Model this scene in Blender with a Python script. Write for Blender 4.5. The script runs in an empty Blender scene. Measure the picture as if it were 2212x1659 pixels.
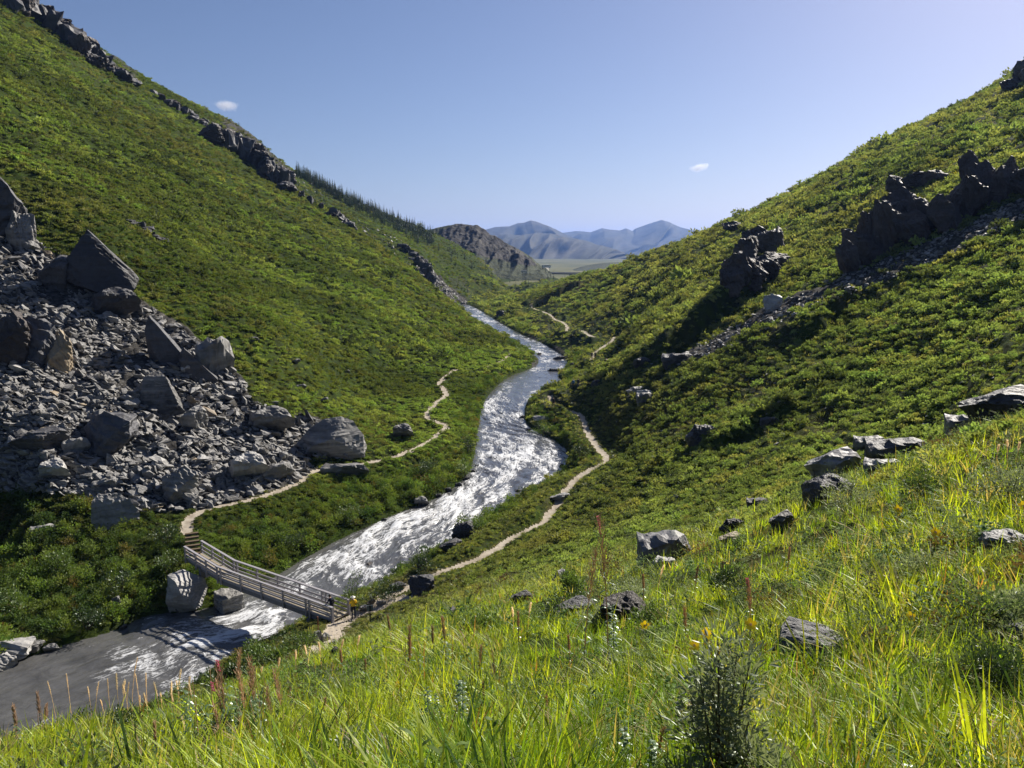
import bpy, bmesh, math, random
import numpy as np
from mathutils import Vector, Matrix, Euler, kdtree

# ------------------------------------------------------------------ camera, sky, sun, exposure
SC = bpy.context.scene
COL = SC.collection
CAMZ, PITCH = 30.0, math.radians(9.5)
cp, sp = math.cos(PITCH), math.sin(PITCH)
FPX, CX, CY = 1720.4, 1106.0, 829.5      # photo measured on a 2212 x 1659 copy
cam = bpy.data.cameras.new('camera')
cam.lens, cam.sensor_width = 28.0, 36.0
cam.clip_start, cam.clip_end = 0.1, 60000
camo = bpy.data.objects.new('camera', cam)
camo.location = (0, 0, CAMZ)
camo.rotation_euler = (math.pi/2 - PITCH, 0, 0)
COL.objects.link(camo)
SC.camera = camo

SUN_AZ, SUN_EL = math.radians(39), math.radians(33)     # azimuth clockwise from the view direction (+Y)
W = bpy.data.worlds.new('World'); SC.world = W
W.use_nodes = True
nt = W.node_tree
bgn = nt.nodes['Background']
sky = nt.nodes.new('ShaderNodeTexSky')
sky.sky_type = 'NISHITA'
sky.sun_disc = False
sky.sun_elevation = SUN_EL
sky.sun_rotation = SUN_AZ
sky.altitude = 900
sky.air_density, sky.dust_density, sky.ozone_density = 1.0, 1.3, 6.0
tint = nt.nodes.new('ShaderNodeMix'); tint.data_type = 'RGBA'; tint.blend_type = 'MULTIPLY'
tint.inputs[0].default_value = 1.0; tint.inputs[7].default_value = (1.20, .985, .94, 1)
nt.links.new(sky.outputs[0], tint.inputs[6])
nt.links.new(tint.outputs[2], bgn.inputs[0])
bgn.inputs[1].default_value = 0.045
sd = Vector((math.sin(SUN_AZ)*math.cos(SUN_EL), math.cos(SUN_AZ)*math.cos(SUN_EL), math.sin(SUN_EL)))
sun = bpy.data.lights.new('sun', 'SUN')
sun.energy, sun.angle, sun.color = 5.0, math.radians(0.53), (1.0, 0.93, 0.82)
suno = bpy.data.objects.new('sun', sun)
suno.rotation_euler = sd.to_track_quat('Z', 'Y').to_euler()
suno.location = (60, 60, 120)
COL.objects.link(suno)
SC.view_settings.view_transform = 'Standard'
SC.view_settings.look = 'None'
SC.view_settings.exposure = 1.0
SC.view_settings.gamma = 1.0
SC.view_settings.use_curve_mapping = False
SC.cycles.use_denoising = True
SC.cycles.max_bounces = 6
SC.cycles.diffuse_bounces = 3
SC.cycles.transmission_bounces = 4
SC.cycles.transparent_max_bounces = 8
SC.cycles.volume_bounces = 0
SC.cycles.caustics_reflective = False
SC.cycles.caustics_refractive = False

# ------------------------------------------------------------------ helpers: picture <-> world
R = random.Random(7)
NR = np.random.default_rng(11)

def unproj(px, py, s):
    u = (px-CX)/FPX; v = -(py-CY)/FPX
    return np.array([s*u, s*(cp+v*sp), CAMZ+s*(-sp+v*cp)])
def pz(px, py, z):
    v = -(py-CY)/FPX
    return unproj(px, py, (z-CAMZ)/(-sp+v*cp))
def proj(x, y, z):
    s = y*cp-(z-CAMZ)*sp
    s = np.where(np.abs(s) < 1e-6, 1e-6, s)
    return CX+FPX*x/s, CY-FPX*((z-CAMZ)*cp+y*sp)/s, s
def ztop(x, y, py):
    v = -(py-CY)/FPX
    return CAMZ + y*(v*cp-sp)/(cp+v*sp)
def sstep(a, b, x):
    t = np.clip((x-a)/(b-a), 0, 1)
    return t*t*(3-2*t)

def _hash(ix, iy, seed):
    h = (ix.astype(np.int64)*374761393 + iy.astype(np.int64)*668265263 + seed*1442695041) & 0xffffffff
    h = ((h ^ (h >> 13))*1274126177) & 0xffffffff
    return (h ^ (h >> 16)) & 0xffff
def noise(x, y, seed=0):
    x = np.asarray(x, float); y = np.asarray(y, float)
    ix = np.floor(x); iy = np.floor(y); fx = x-ix; fy = y-iy
    ux = fx*fx*fx*(fx*(fx*6-15)+10); uy = fy*fy*fy*(fy*(fy*6-15)+10)
    def g(dx, dy):
        a = _hash(ix+dx, iy+dy, seed)*(2*math.pi/65536)
        return np.cos(a)*(fx-dx)+np.sin(a)*(fy-dy)
    a = g(0, 0); b = g(1, 0); c = g(0, 1); d = g(1, 1)
    return 1.45*((a+(b-a)*ux)*(1-uy)+(c+(d-c)*ux)*uy)
def fbm(x, y, seed=0, oct=4, lac=2.03, gain=.5):
    t = 0; am = 1; n = 0
    for i in range(oct):
        t = t+am*noise(x, y, seed+i*17); n += am
        x = x*lac+13.7; y = y*lac-7.1; am *= gain
    return t/n*1.3
def in_poly(px, py, poly):
    c = np.zeros(np.shape(px), bool)
    n = len(poly)
    for i in range(n):
        x1, y1 = poly[i]; x2, y2 = poly[(i+1) % n]
        if y1 == y2: continue
        m = ((y1 > py) != (y2 > py)) & (px < (x2-x1)*(py-y1)/(y2-y1)+x1)
        c ^= m
    return c
def resample(P, step):
    P = np.asarray(P, float)
    d = np.r_[0, np.cumsum(np.linalg.norm(np.diff(P, axis=0), axis=1))]
    n = max(2, int(d[-1]/step)+1)
    t = np.linspace(0, d[-1], n)
    return np.stack([np.interp(t, d, P[:, k]) for k in range(P.shape[1])], 1)
def smoothline(P, it=2):
    P = np.asarray(P, float)
    for _ in range(it):
        Q = [P[0]]
        for a, b in zip(P[:-1], P[1:]):
            Q += [a*.75+b*.25, a*.25+b*.75]
        Q.append(P[-1]); P = np.array(Q)
    return P

# ------------------------------------------------------------------ helpers: objects
def tag(o, label=None, cat=None, group=None, kind=None):
    if label: o['label'] = label
    if cat: o['category'] = cat
    if group: o['group'] = group
    if kind: o['kind'] = kind
    return o
def mesh(name, V, Fc, mats=None, midx=None, smooth=False, attrs=None):
    V = np.asarray(V, float)
    me = bpy.data.meshes.new(name)
    if isinstance(Fc, np.ndarray):
        nf, k = Fc.shape
        me.vertices.add(len(V)); me.vertices.foreach_set('co', V.astype(np.float32).ravel())
        me.loops.add(nf*k); me.loops.foreach_set('vertex_index', Fc.astype(np.int32).ravel())
        me.polygons.add(nf); me.polygons.foreach_set('loop_start', np.arange(0, nf*k, k, dtype=np.int32))
        me.update(calc_edges=True)
    else:
        me.from_pydata([tuple(v) for v in V], [], [tuple(int(i) for i in f) for f in Fc])
    for m in (mats or []): me.materials.append(m)
    if midx is not None: me.polygons.foreach_set('material_index', np.asarray(midx, np.int32))
    me.polygons.foreach_set('use_smooth', np.full(len(me.polygons), smooth))
    for k, a in (attrs or {}).items():
        a = np.asarray(a, np.float32)
        if a.ndim == 1:
            at = me.attributes.new(k, 'FLOAT', 'POINT'); at.data.foreach_set('value', a)
        elif a.shape[1] == 3:
            at = me.attributes.new(k, 'FLOAT_VECTOR', 'POINT'); at.data.foreach_set('vector', a.ravel())
        else:
            at = me.attributes.new(k, 'FLOAT_COLOR', 'POINT'); at.data.foreach_set('color', a.ravel())
    me.update()
    return me
def obj(name, me, parent=None, loc=None, rot=None, scale=None):
    o = bpy.data.objects.new(name, me); COL.objects.link(o)
    if parent is not None: o.parent = parent
    if loc is not None: o.location = loc
    if rot is not None: o.rotation_euler = rot
    if scale is not None: o.scale = (scale,)*3 if np.isscalar(scale) else scale
    return o
def empty(name, loc=(0, 0, 0), rz=0):
    o = bpy.data.objects.new(name, None); COL.objects.link(o)
    o.location = loc; o.rotation_euler = (0, 0, rz); o.empty_display_size = .2
    return o
class MB:
    """collects boxes, tubes, blades into one vertex / face list"""
    def __init__(s): s.V = []; s.F = []; s.M = []
    def add(s, V, F, m=0):
        b = len(s.V); s.V += [tuple(v) for v in V]; s.F += [tuple(i+b for i in f) for f in F]; s.M += [m]*len(F)
    def box(s, c, d, rot=None, m=0):
        h = np.array(d)/2
        V = np.array([[x, y, z] for x in (-1, 1) for y in (-1, 1) for z in (-1, 1)], float)*h
        if rot is not None: V = V @ np.array(rot).T
        s.add(V+np.array(c), [(0, 1, 3, 2), (4, 6, 7, 5), (0, 4, 5, 1), (2, 3, 7, 6), (0, 2, 6, 4), (1, 5, 7, 3)], m)
    def bar(s, a, b, w, h, m=0, up=(0, 0, 1)):
        a = Vector(a); b = Vector(b); d = (b-a); L = d.length; d.normalize()
        sd_ = d.cross(Vector(up)).normalized(); u = sd_.cross(d)
        rot = np.array([[d[i], sd_[i], u[i]] for i in range(3)])
        s.box(np.array((a+b)/2), (L, w, h), rot, m)
    def tube(s, pts, rad, n=6, m=0, cap=True):
        pts = [Vector(p) for p in pts]
        if np.isscalar(rad): rad = [rad]*len(pts)
        V = []
        for i, p in enumerate(pts):
            t = (pts[min(i+1, len(pts)-1)]-pts[max(i-1, 0)]).normalized()
            a = t.orthogonal().normalized() if i == 0 else (a-t*a.dot(t)).normalized()
            b = t.cross(a)
            V += [p+(a*math.cos(2*math.pi*k/n)+b*math.sin(2*math.pi*k/n))*rad[i] for k in range(n)]
        F = [(i*n+k, i*n+(k+1) % n, (i+1)*n+(k+1) % n, (i+1)*n+k) for i in range(len(pts)-1) for k in range(n)]
        if cap: F += [tuple(range(n))[::-1], tuple((len(pts)-1)*n+k for k in range(n))]
        s.add(V, F, m)
    def blade(s, base, dirv, L, w, bend, m=0, seg=3):
        """a bent tapering leaf blade"""
        d = Vector(dirv).normalized(); up = Vector((0, 0, 1))
        side = d.cross(up)
        side = side.normalized() if side.length > 1e-4 else Vector((1, 0, 0))
        p = Vector(base); V = []
        for i in range(seg+1):
            t = i/seg
            ww = w*(1-t)**.7*(.55+.45*min(1, t*4)) if i < seg else 0
            if i < seg: V += [p-side*ww/2, p+side*ww/2]
            else: V += [p]
            d = (d+Vector((0, 0, -bend/seg))+Vector((d.x, d.y, 0))*bend/seg*.6).normalized()
            p = p+d*L/seg
        F = [(2*i, 2*i+1, 2*i+3, 2*i+2) for i in range(seg-1)]+[(2*seg-2, 2*seg-1, 2*seg)]
        s.add(V, F, m)
    def leaf(s, c, dirv, L, w, roll=0, m=0):
        d = Vector(dirv).normalized()
        a = d.orthogonal().normalized()
        a = Matrix.Rotation(roll, 3, d) @ a
        n = d.cross(a)
        c = Vector(c)
        s.add([c, c+d*L*.45+a*w*.5+n*w*.12, c+d*L, c+d*L*.45-a*w*.5+n*w*.12], [(0, 1, 2), (0, 2, 3)], m)
    def lance(s, c, dirv, L, w, bend=.5, m=0):
        """a lance shaped leaf, widest below the middle, arching down"""
        d = Vector(dirv).normalized(); sd_ = d.cross(Vector((0, 0, 1)))
        sd_ = sd_.normalized() if sd_.length > 1e-3 else Vector((1, 0, 0))
        p = Vector(c); V = [p.copy()]
        for t, k in ((.25, .85), (.5, 1.0), (.78, .6)):
            d = (d+Vector((0, 0, -bend*.33))).normalized(); p = p+d*L*.27
            n_ = sd_.cross(d)
            V += [p-sd_*w*k*.5+n_*w*.08, p+sd_*w*k*.5+n_*w*.08]
        d = (d+Vector((0, 0, -bend*.4))).normalized(); V.append(p+d*L*.25)
        s.add(V, [(0, 2, 1), (1, 2, 4, 3), (3, 4, 6, 5), (5, 6, 7)], m)
    def mesh(s, name, mats, smooth=False):
        return mesh(name, np.array(s.V), s.F, mats, s.M, smooth)
    def build(s, name, mats, parent=None, smooth=False, **k):
        return obj(name, s.mesh(name, mats if isinstance(mats, list) else [mats], smooth), parent, **k)

# ------------------------------------------------------------------ materials
class NT:
    def __init__(s, name):
        s.m = bpy.data.materials.new(name); s.m.use_nodes = True
        s.t = s.m.node_tree; s.t.nodes.clear()
        s.out = s.n('ShaderNodeOutputMaterial')
    def n(s, typ, **k):
        nd = s.t.nodes.new(typ)
        for a, v in k.items(): setattr(nd, a, v)
        return nd
    def l(s, a, b): s.t.links.new(a, b)
    def put(s, inp, v):
        if isinstance(v, bpy.types.NodeSocket): s.l(v, inp)
        elif v is not None: inp.default_value = v
    def noise(s, vec, scale, detail=4, rough=.55, dist=0, dim='3D'):
        nd = s.n('ShaderNodeTexNoise'); nd.noise_dimensions = dim
        s.put(nd.inputs['Vector'], vec)
        nd.inputs['Scale'].default_value = scale; nd.inputs['Detail'].default_value = detail
        nd.inputs['Roughness'].default_value = rough; nd.inputs['Distortion'].default_value = dist
        return nd.outputs['Fac']
    def ramp(s, fac, stops, interp='LINEAR'):
        nd = s.n('ShaderNodeValToRGB'); nd.color_ramp.interpolation = interp
        cr = nd.color_ramp
        while len(cr.elements) < len(stops): cr.elements.new(.5)
        for e, (p, c) in zip(cr.elements, stops):
            e.position = p; e.color = (c, c, c, 1) if np.isscalar(c) else (*c, 1)
        s.put(nd.inputs[0], fac)
        return nd.outputs[0]
    def mix(s, fac, a, b, mode='MIX'):
        nd = s.n('ShaderNodeMix', data_type='RGBA', blend_type=mode)
        s.put(nd.inputs[0], fac)
        for i, v in ((6, a), (7, b)):
            s.put(nd.inputs[i], v if isinstance(v, bpy.types.NodeSocket) else (*v, 1))
        return nd.outputs[2]
    def math(s, op, a, b=None, c=None, clamp=False):
        nd = s.n('ShaderNodeMath', operation=op, use_clamp=clamp)
        s.put(nd.inputs[0], a)
        if b is not None: s.put(nd.inputs[1], b)
        if c is not None: s.put(nd.inputs[2], c)
        return nd.outputs[0]
    def coord(s, which='Object'): return s.n('ShaderNodeTexCoord').outputs[which]
    def pos(s): return s.n('ShaderNodeNewGeometry').outputs['Position']
    def mapv(s, vec, scale=(1, 1, 1), rot=(0, 0, 0), loc=(0, 0, 0)):
        nd = s.n('ShaderNodeMapping'); s.put(nd.inputs[0], vec)
        nd.inputs['Location'].default_value = loc; nd.inputs['Rotation'].default_value = rot; nd.inputs['Scale'].default_value = scale
        return nd.outputs[0]
    def attr(s, name, typ='GEOMETRY'):
        nd = s.n('ShaderNodeAttribute', attribute_name=name, attribute_type=typ)
        return nd
    def bump(s, h, strength=.5, dist=.1):
        nd = s.n('ShaderNodeBump'); s.put(nd.inputs['Height'], h)
        nd.inputs['Strength'].default_value = strength; nd.inputs['Distance'].default_value = dist
        return nd.outputs[0]
    def pbsdf(s, color, rough=.8, spec=.3, normal=None, metallic=0):
        nd = s.n('ShaderNodeBsdfPrincipled')
        s.put(nd.inputs['Base Color'], color if isinstance(color, bpy.types.NodeSocket) else (*color, 1))
        s.put(nd.inputs['Roughness'], rough); s.put(nd.inputs['Specular IOR Level'], spec)
        nd.inputs['Metallic'].default_value = metallic
        if normal is not None: s.l(normal, nd.inputs['Normal'])
        return nd.outputs[0]
    def mixsh(s, fac, a, b):
        nd = s.n('ShaderNodeMixShader'); s.put(nd.inputs[0], fac); s.l(a, nd.inputs[1]); s.l(b, nd.inputs[2])
        return nd.outputs[0]
    def end(s, sh): s.l(sh, s.out.inputs[0]); return s.m

def m_simple(name, c, rough=.7, spec=.3, var=.25, scale=8, bump=0.0, metallic=0):
    t = NT(name); p = t.coord()
    f = t.noise(p, scale, 5)
    col = t.mix(f, [x*(1-var) for x in c], [min(1, x*(1+var)) for x in c])
    nrm = t.bump(t.noise(p, scale*4, 4), .4, bump) if bump else None
    return t.end(t.pbsdf(col, rough, spec, nrm, metallic))
def m_leaf(name, c, trans=.35, gloss=.12, var=.35, inst=False, tint=(1.0, 1.0, .55), rough=.45, nsc=5.0):
    """leaf: diffuse + translucent + a little gloss; inst multiplies by the instance colour"""
    t = NT(name)
    rnd = t.n('ShaderNodeObjectInfo').outputs['Random'] if not inst else None
    f = t.noise(t.pos(), nsc, 2)
    col = t.mix(f, [x*(1-var) for x in c], [x*(1+var) for x in c])
    if inst:
        col = t.mix(1.0, col, t.attr('tcol', 'INSTANCER').outputs['Color'], 'MULTIPLY')
    else:
        v = t.math('MULTIPLY_ADD', rnd, .5, .75)
        hv = t.n('ShaderNodeHueSaturation'); t.put(hv.inputs['Value'], v); t.put(hv.inputs['Color'], col)
        col = hv.outputs[0]
    d = t.n('ShaderNodeBsdfDiffuse'); t.l(col, d.inputs[0])
    tr = t.n('ShaderNodeBsdfTranslucent')
    t.l(t.mix(1.0, t.mix(1.0, col, tint, 'MULTIPLY'), (1.35, 1.35, 1.35), 'MULTIPLY'), tr.inputs[0])
    sh = t.mixsh(trans, d.outputs[0], tr.outputs[0])
    if gloss:
        g = t.n('ShaderNodeBsdfGlossy'); g.inputs['Roughness'].default_value = rough
        g.inputs['Color'].default_value = (.8, .85, .8, 1)
        sh = t.mixsh(gloss, sh, g.outputs[0])
    return t.end(sh)
def m_rock(name, dark=(.030, .029, .029), light=(.32, .312, .30), warm=(.26, .2, .13), warm_amt=.18, lay=9.0, bump=.05, lichen=.0):
    t = NT(name)
    o = t.coord()
    rnd = t.n('ShaderNodeObjectInfo').outputs['Random']
    ov = t.n('ShaderNodeVectorMath', operation='SCALE'); ov.inputs[0].default_value = (17., 9., 23.); t.l(rnd, ov.inputs[3])
    add = t.n('ShaderNodeVectorMath', operation='ADD'); t.l(o, add.inputs[0]); t.l(ov.outputs[0], add.inputs[1])
    v = add.outputs[0]
    strata = t.noise(t.mapv(v, (.35, .35, 3.0)), lay*.35, 6, .62, .35)
    big = t.noise(v, .55, 5, .6)
    fine = t.noise(v, 7.0, 6, .65)
    f = t.math('ADD', t.math('MULTIPLY', strata, .55), t.math('ADD', t.math('MULTIPLY', big, .3), t.math('MULTIPLY', fine, .25)))
    f = t.math('ADD', f, t.math('MULTIPLY_ADD', rnd, .16, -.10))
    col = t.ramp(f, [(.36, dark), (.52, [(a+b)*.42 for a, b in zip(dark, light)]), (.70, light)])
    wm = t.ramp(t.noise(v, .8, 5, .7), [(.58, 0.0), (.72, 1.0)])
    col = t.mix(t.math('MULTIPLY', wm, warm_amt), col, warm)
    vein = t.ramp(t.noise(t.mapv(v, (.4, .4, 2.2), (.5, .3, 0)), 2.4, 5, .7, .6), [(.655, 0.0), (.68, 1.0), (.70, 0.0)])
    col = t.mix(t.math('MULTIPLY', vein, .4), col, (.48, .47, .45))
    if lichen:
        lm = t.ramp(t.noise(v, 4.2, 5, .6), [(.52, 0.0), (.62, 1.0)])
        col = t.mix(t.math('MULTIPLY', lm, lichen), col, (.30, .31, .27))
    nrm = t.bump(t.math('ADD', t.math('MULTIPLY', strata, 1.5), t.math('MULTIPLY', fine, .6)), 1.0, bump*2.2)
    return t.end(t.pbsdf(col, .62, .35, nrm))

MT = {}
def mats():
    # tundra ground under the plants; shade between the shrubs is darkened into its colours
    t = NT('tundra'); p = t.pos()
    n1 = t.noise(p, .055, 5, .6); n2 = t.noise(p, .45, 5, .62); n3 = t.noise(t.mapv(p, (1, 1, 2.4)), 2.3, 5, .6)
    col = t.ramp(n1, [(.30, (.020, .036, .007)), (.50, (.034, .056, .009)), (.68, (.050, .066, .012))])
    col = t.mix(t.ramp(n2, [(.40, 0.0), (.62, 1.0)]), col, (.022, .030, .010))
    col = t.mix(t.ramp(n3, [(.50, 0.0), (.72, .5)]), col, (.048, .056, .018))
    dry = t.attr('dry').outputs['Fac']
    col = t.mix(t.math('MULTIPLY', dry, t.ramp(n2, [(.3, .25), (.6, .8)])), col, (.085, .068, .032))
    rk = t.attr('rocky').outputs['Fac']
    rn = t.noise(p, .9, 6, .7); rn2 = t.noise(t.mapv(p, (.5, .5, 2.0), (.4, .3, 0)), 2.5, 6, .7)
    rcol = t.ramp(t.math('MULTIPLY_ADD', rn2, .6, t.math('MULTIPLY', rn, .4)), [(.38, (.022, .021, .020)), (.52, (.062, .059, .055)), (.68, (.18, .172, .16))])
    rm = t.ramp(t.math('ADD', rk, t.math('MULTIPLY_ADD', n3, 1.1, -.55)), [(.42, 0.0), (.58, 1.0)])
    col = t.mix(rm, col, rcol)
    bumpn = t.bump(t.math('ADD', t.math('MULTIPLY', n3, .6), t.math('MULTIPLY', rn2, .5)), .8, .35)
    MT['tundra'] = t.end(t.pbsdf(col, .95, .02, bumpn))
    # path
    t = NT('path_gravel'); p = t.pos()
    c = t.ramp(t.noise(p, 1.2, 6, .65), [(.3, (.24, .20, .155)), (.5, (.33, .285, .225)), (.7, (.43, .385, .32))])
    c = t.mix(t.ramp(t.noise(p, 9, 4, .7), [(.55, 0.0), (.7, .55)]), c, (.16, .135, .11))
    MT['path'] = t.end(t.pbsdf(c, .9, .2, t.bump(t.noise(p, 5, 5, .7), .7, .08)))
    # river water: grey glacial silt, white foam
    t = NT('river_water')
    uv = t.attr('flow').outputs['Vector']
    foam = t.attr('foam').outputs['Fac']
    w1 = t.noise(t.mapv(uv, (.42, .80, 1)), .78, 4, .58, 1.3)
    w2 = t.noise(t.mapv(uv, (.55, 1.0, 1), loc=(7, 3, 0)), 2.2, 4, .6, 1.2)
    w3 = t.noise(t.mapv(uv, (.14, 1.3, 1), loc=(2, 9, 0)), .9, 4, .6, 1.6)
    # white threads where the noise crosses its middle
    r1 = t.math('SUBTRACT', 1.0, t.math('MULTIPLY', t.math('ABSOLUTE', t.math('SUBTRACT', w1, .5)), 15.0), clamp=True)
    r2 = t.math('SUBTRACT', 1.0, t.math('MULTIPLY', t.math('ABSOLUTE', t.math('SUBTRACT', w2, .5)), 11.0), clamp=True)
    r3 = t.math('SUBTRACT', 1.0, t.math('MULTIPLY', t.math('ABSOLUTE', t.math('SUBTRACT', w3, .5)), 17.0), clamp=True)
    th = t.math('ADD', t.math('MULTIPLY', r1, .75), t.math('ADD', t.math('MULTIPLY', r2, .55), t.math('MULTIPLY', r3, .45)))
    f = t.math('ADD', t.math('MULTIPLY', th, t.math('MULTIPLY_ADD', foam, 1.35, .06)), t.math('MULTIPLY_ADD', foam, .66, -.58))
    f = t.ramp(f, [(.06, 0.0), (.45, .55), (.95, 1.0)])
    base = t.ramp(w1, [(.3, (.058, .058, .058)), (.7, (.105, .105, .104))])
    col = t.mix(f, base, (.60, .615, .64))
    ro = t.math('MULTIPLY_ADD', f, .55, .13)
    h = t.math('ADD', t.math('MULTIPLY', w1, .6), t.math('ADD', t.math('MULTIPLY', w2, .55), t.math('MULTIPLY', f, .35)))
    MT['water'] = t.end(t.pbsdf(col, ro, .38, t.bump(h, .5, .22)))
    MT['slate'] = m_rock('slate')
    MT['slate_dark'] = m_rock('slate_dark', (.022, .022, .026), (.10, .10, .11), warm_amt=.25, lay=5, bump=.15)
    MT['slate_pale'] = m_rock('slate_pale', (.13, .128, .126), (.42, .41, .395), warm_amt=.12)
    MT['tan_rock'] = m_rock('tan_rock', (.16, .12, .08), (.42, .34, .23), warm_amt=.5)
    MT['lichen_rock'] = m_rock('lichen_rock', (.07, .07, .08), (.26, .255, .26), lichen=.55, lay=22, bump=.02)
    MT['rust_rock'] = m_rock('rust_rock', (.034, .028, .027), (.14, .118, .108), (.20, .115, .07), .45, 4, .4)
    MT['leaf_inst'] = m_leaf('leaf_instanced', (1, 1, 1), .34, .015, .30, True, (1.05, 1.1, .55), .6)
    MT['grass_inst'] = m_leaf('grass_instanced', (1, 1, 1), .50, .018, .75, True, (1.15, 1.1, .35), .4, 22.0)
    MT['leaf_green'] = m_leaf('leaf_green', (.090, .140, .034), .35, .06)
    MT['leaf_grey'] = m_leaf('leaf_grey', (.23, .27, .18), .32, .07)
    MT['leaf_dark'] = m_leaf('leaf_dark', (.035, .060, .020), .25, .06)
    MT['leaf_fire'] = m_leaf('leaf_fireweed', (.085, .150, .045), .42, .12)
    MT['pod'] = m_leaf('seed_pod', (.46, .33, .23), .35, .03, .4, tint=(1.0, .93, .82))
    MT['dry_head'] = m_leaf('dry_grass_head', (.70, .58, .38), .45, .04, .3, tint=(1.05, .97, .85))
    MT['pink'] = m_leaf('pink_petal', (.55, .16, .26), .4, .05, .3, tint=(1, .7, .8))
    MT['yellow'] = m_leaf('yellow_petal', (.92, .66, .02), .35, .03, .1, tint=(1, .95, .3))
    MT['stem'] = m_simple('stem_bark', (.11, .08, .05), .85, .2, .35, 20)
    MT['needle'] = m_leaf('spruce_needles', (.020, .036, .016), .12, .03, .4)
    MT['wood'] = m_simple('weathered_timber', (.27, .26, .28), .75, .3, .28, 6, .01)
    MT['deck'] = m_simple('deck_boards', (.42, .36, .26), .8, .25, .25, 5, .01)
    MT['beam'] = m_simple('dark_steel_beam', (.13, .13, .145), .6, .4, .25, 4)
    MT['rust'] = m_simple('rusty_steel', (.16, .07, .035), .8, .3, .3, 20)
    MT['sign'] = m_simple('sign_panel', (.17, .20, .21), .5, .4, .1, 6)
    MT['skin'] = m_simple('skin', (.52, .33, .24), .6, .35, .1, 30)
    MT['cap'] = m_simple('pale_cloth', (.72, .69, .62), .8, .2, .1, 30)
    MT['hair'] = m_simple('dark_hair', (.025, .018, .014), .6, .4, .2, 50)
    MT['yellow_cloth'] = m_simple('yellow_cloth', (.80, .52, .03), .8, .2, .12, 12)
    MT['navy_cloth'] = m_simple('navy_cloth', (.018, .024, .05), .8, .2, .2, 12)
    MT['blue_cloth'] = m_simple('blue_cloth', (.04, .16, .36), .8, .2, .15, 12)
    MT['black_cloth'] = m_simple('black_cloth', (.018, .017, .018), .8, .2, .2, 12)
    MT['denim'] = m_simple('denim', (.035, .05, .09), .85, .2, .2, 16)
    MT['white_paint'] = m_simple('white_paint', (.75, .75, .74), .4, .5, .05, 3)
    MT['glass'] = m_simple('dark_glass', (.03, .04, .05), .1, .6, .1, 3)
    MT['rubber'] = m_simple('black_rubber', (.02, .02, .02), .8, .3, .1, 8)
    MT['asphalt'] = m_simple('road_gravel', (.33, .31, .28), .9, .2, .12, .4)
    MT['concrete'] = m_simple('concrete', (.16, .16, .16), .85, .25, .2, 2)
    # far hills
    t = NT('rocky_hill'); p = t.pos()
    rk = t.attr('rocky').outputs['Fac']
    n = t.noise(t.mapv(p, (1, 1, 1.6)), .035, 7, .66); n2 = t.noise(p, .16, 5, .6)
    col = t.ramp(n2, [(.35, (.016, .024, .009)), (.55, (.032, .042, .013)), (.7, (.055, .056, .022))])
    rc = t.ramp(n, [(.36, (.010, .009, .010)), (.52, (.026, .024, .022)), (.68, (.075, .068, .060))])
    col = t.mix(t.ramp(t.math('ADD', rk, t.math('MULTIPLY_ADD', n, .9, -.45)), [(.4, 0.0), (.6, 1.0)]), col, rc)
    MT['rocky_hill'] = t.end(t.pbsdf(col, .9, .15, t.bump(n, .9, 6)))
    t = NT('far_mountain'); p = t.pos()
    n = t.noise(p, .0016, 6, .6); n2 = t.noise(t.mapv(p, (1, .5, 2)), .006, 6, .65)
    col = t.ramp(n, [(.35, (.030, .034, .022)), (.55, (.050, .048, .032)), (.7, (.075, .070, .052))])
    col = t.mix(t.ramp(n2, [(.5, 0.0), (.7, .25)]), col, (.10, .09, .08))
    MT['mountain'] = t.end(t.pbsdf(col, .95, .1, t.bump(n2, .25, 50)))
    t = NT('far_plain'); p = t.pos()
    col = t.ramp(t.noise(p, .004, 7, .68), [(.35, (.045, .055, .022)), (.5, (.085, .090, .034)), (.68, (.135, .125, .055))])
    MT['plain'] = t.end(t.pbsdf(col, .95, .1))
mats()
# ------------------------------------------------------------------ the lie of the land
def zw_at(y): return np.maximum(0.0, .012*(np.asarray(y, float)-70))
def on_water(px, py):
    z = 0.0
    for _ in range(4):
        P = pz(px, py, z); z = float(zw_at(P[1]))
    return np.array([P[0], P[1], z])
BANKS = [((-420, 1580), (-400, 1800)), ((-250, 1520), (-200, 1690)), ((-60, 1460), (20, 1600)), ((110, 1402), (300, 1545)), ((250, 1362), (420, 1498)),
         ((320, 1326), (470, 1440)), ((425, 1322), (545, 1405)), ((510, 1292), (650, 1348)), ((600, 1242), (752, 1296)),
         ((700, 1180), (835, 1262)), ((850, 1112), (905, 1212)), ((930, 1082), (972, 1175)), ((985, 1052), (1008, 1142)),
         ((1015, 1018), (1130, 1070)), ((1026, 975), (1224, 1015)), ((1029, 940), (1233, 972)), ((1034, 915), (1190, 946)),
         ((1038, 890), (1138, 922)), ((1047, 862), (1131, 888)), ((1070, 836), (1146, 862)), ((1098, 813), (1226, 826)),
         ((1142, 798), (1200, 812)), ((1168, 782), (1232, 786)), ((1150, 764), (1212, 764)), ((1114, 742), (1175, 742)),
         ((1074, 721), (1122, 720)), ((1044, 701), (1086, 700)), ((1014, 682), (1056, 682)), ((994, 667), (1034, 668)), ((980, 658), (1012, 658))]
BL = np.array([on_water(*a) for a, b in BANKS]); BR = np.array([on_water(*b) for a, b in BANKS])
BLs = smoothline(BL, 2); BRs = smoothline(BR, 2)

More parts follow.
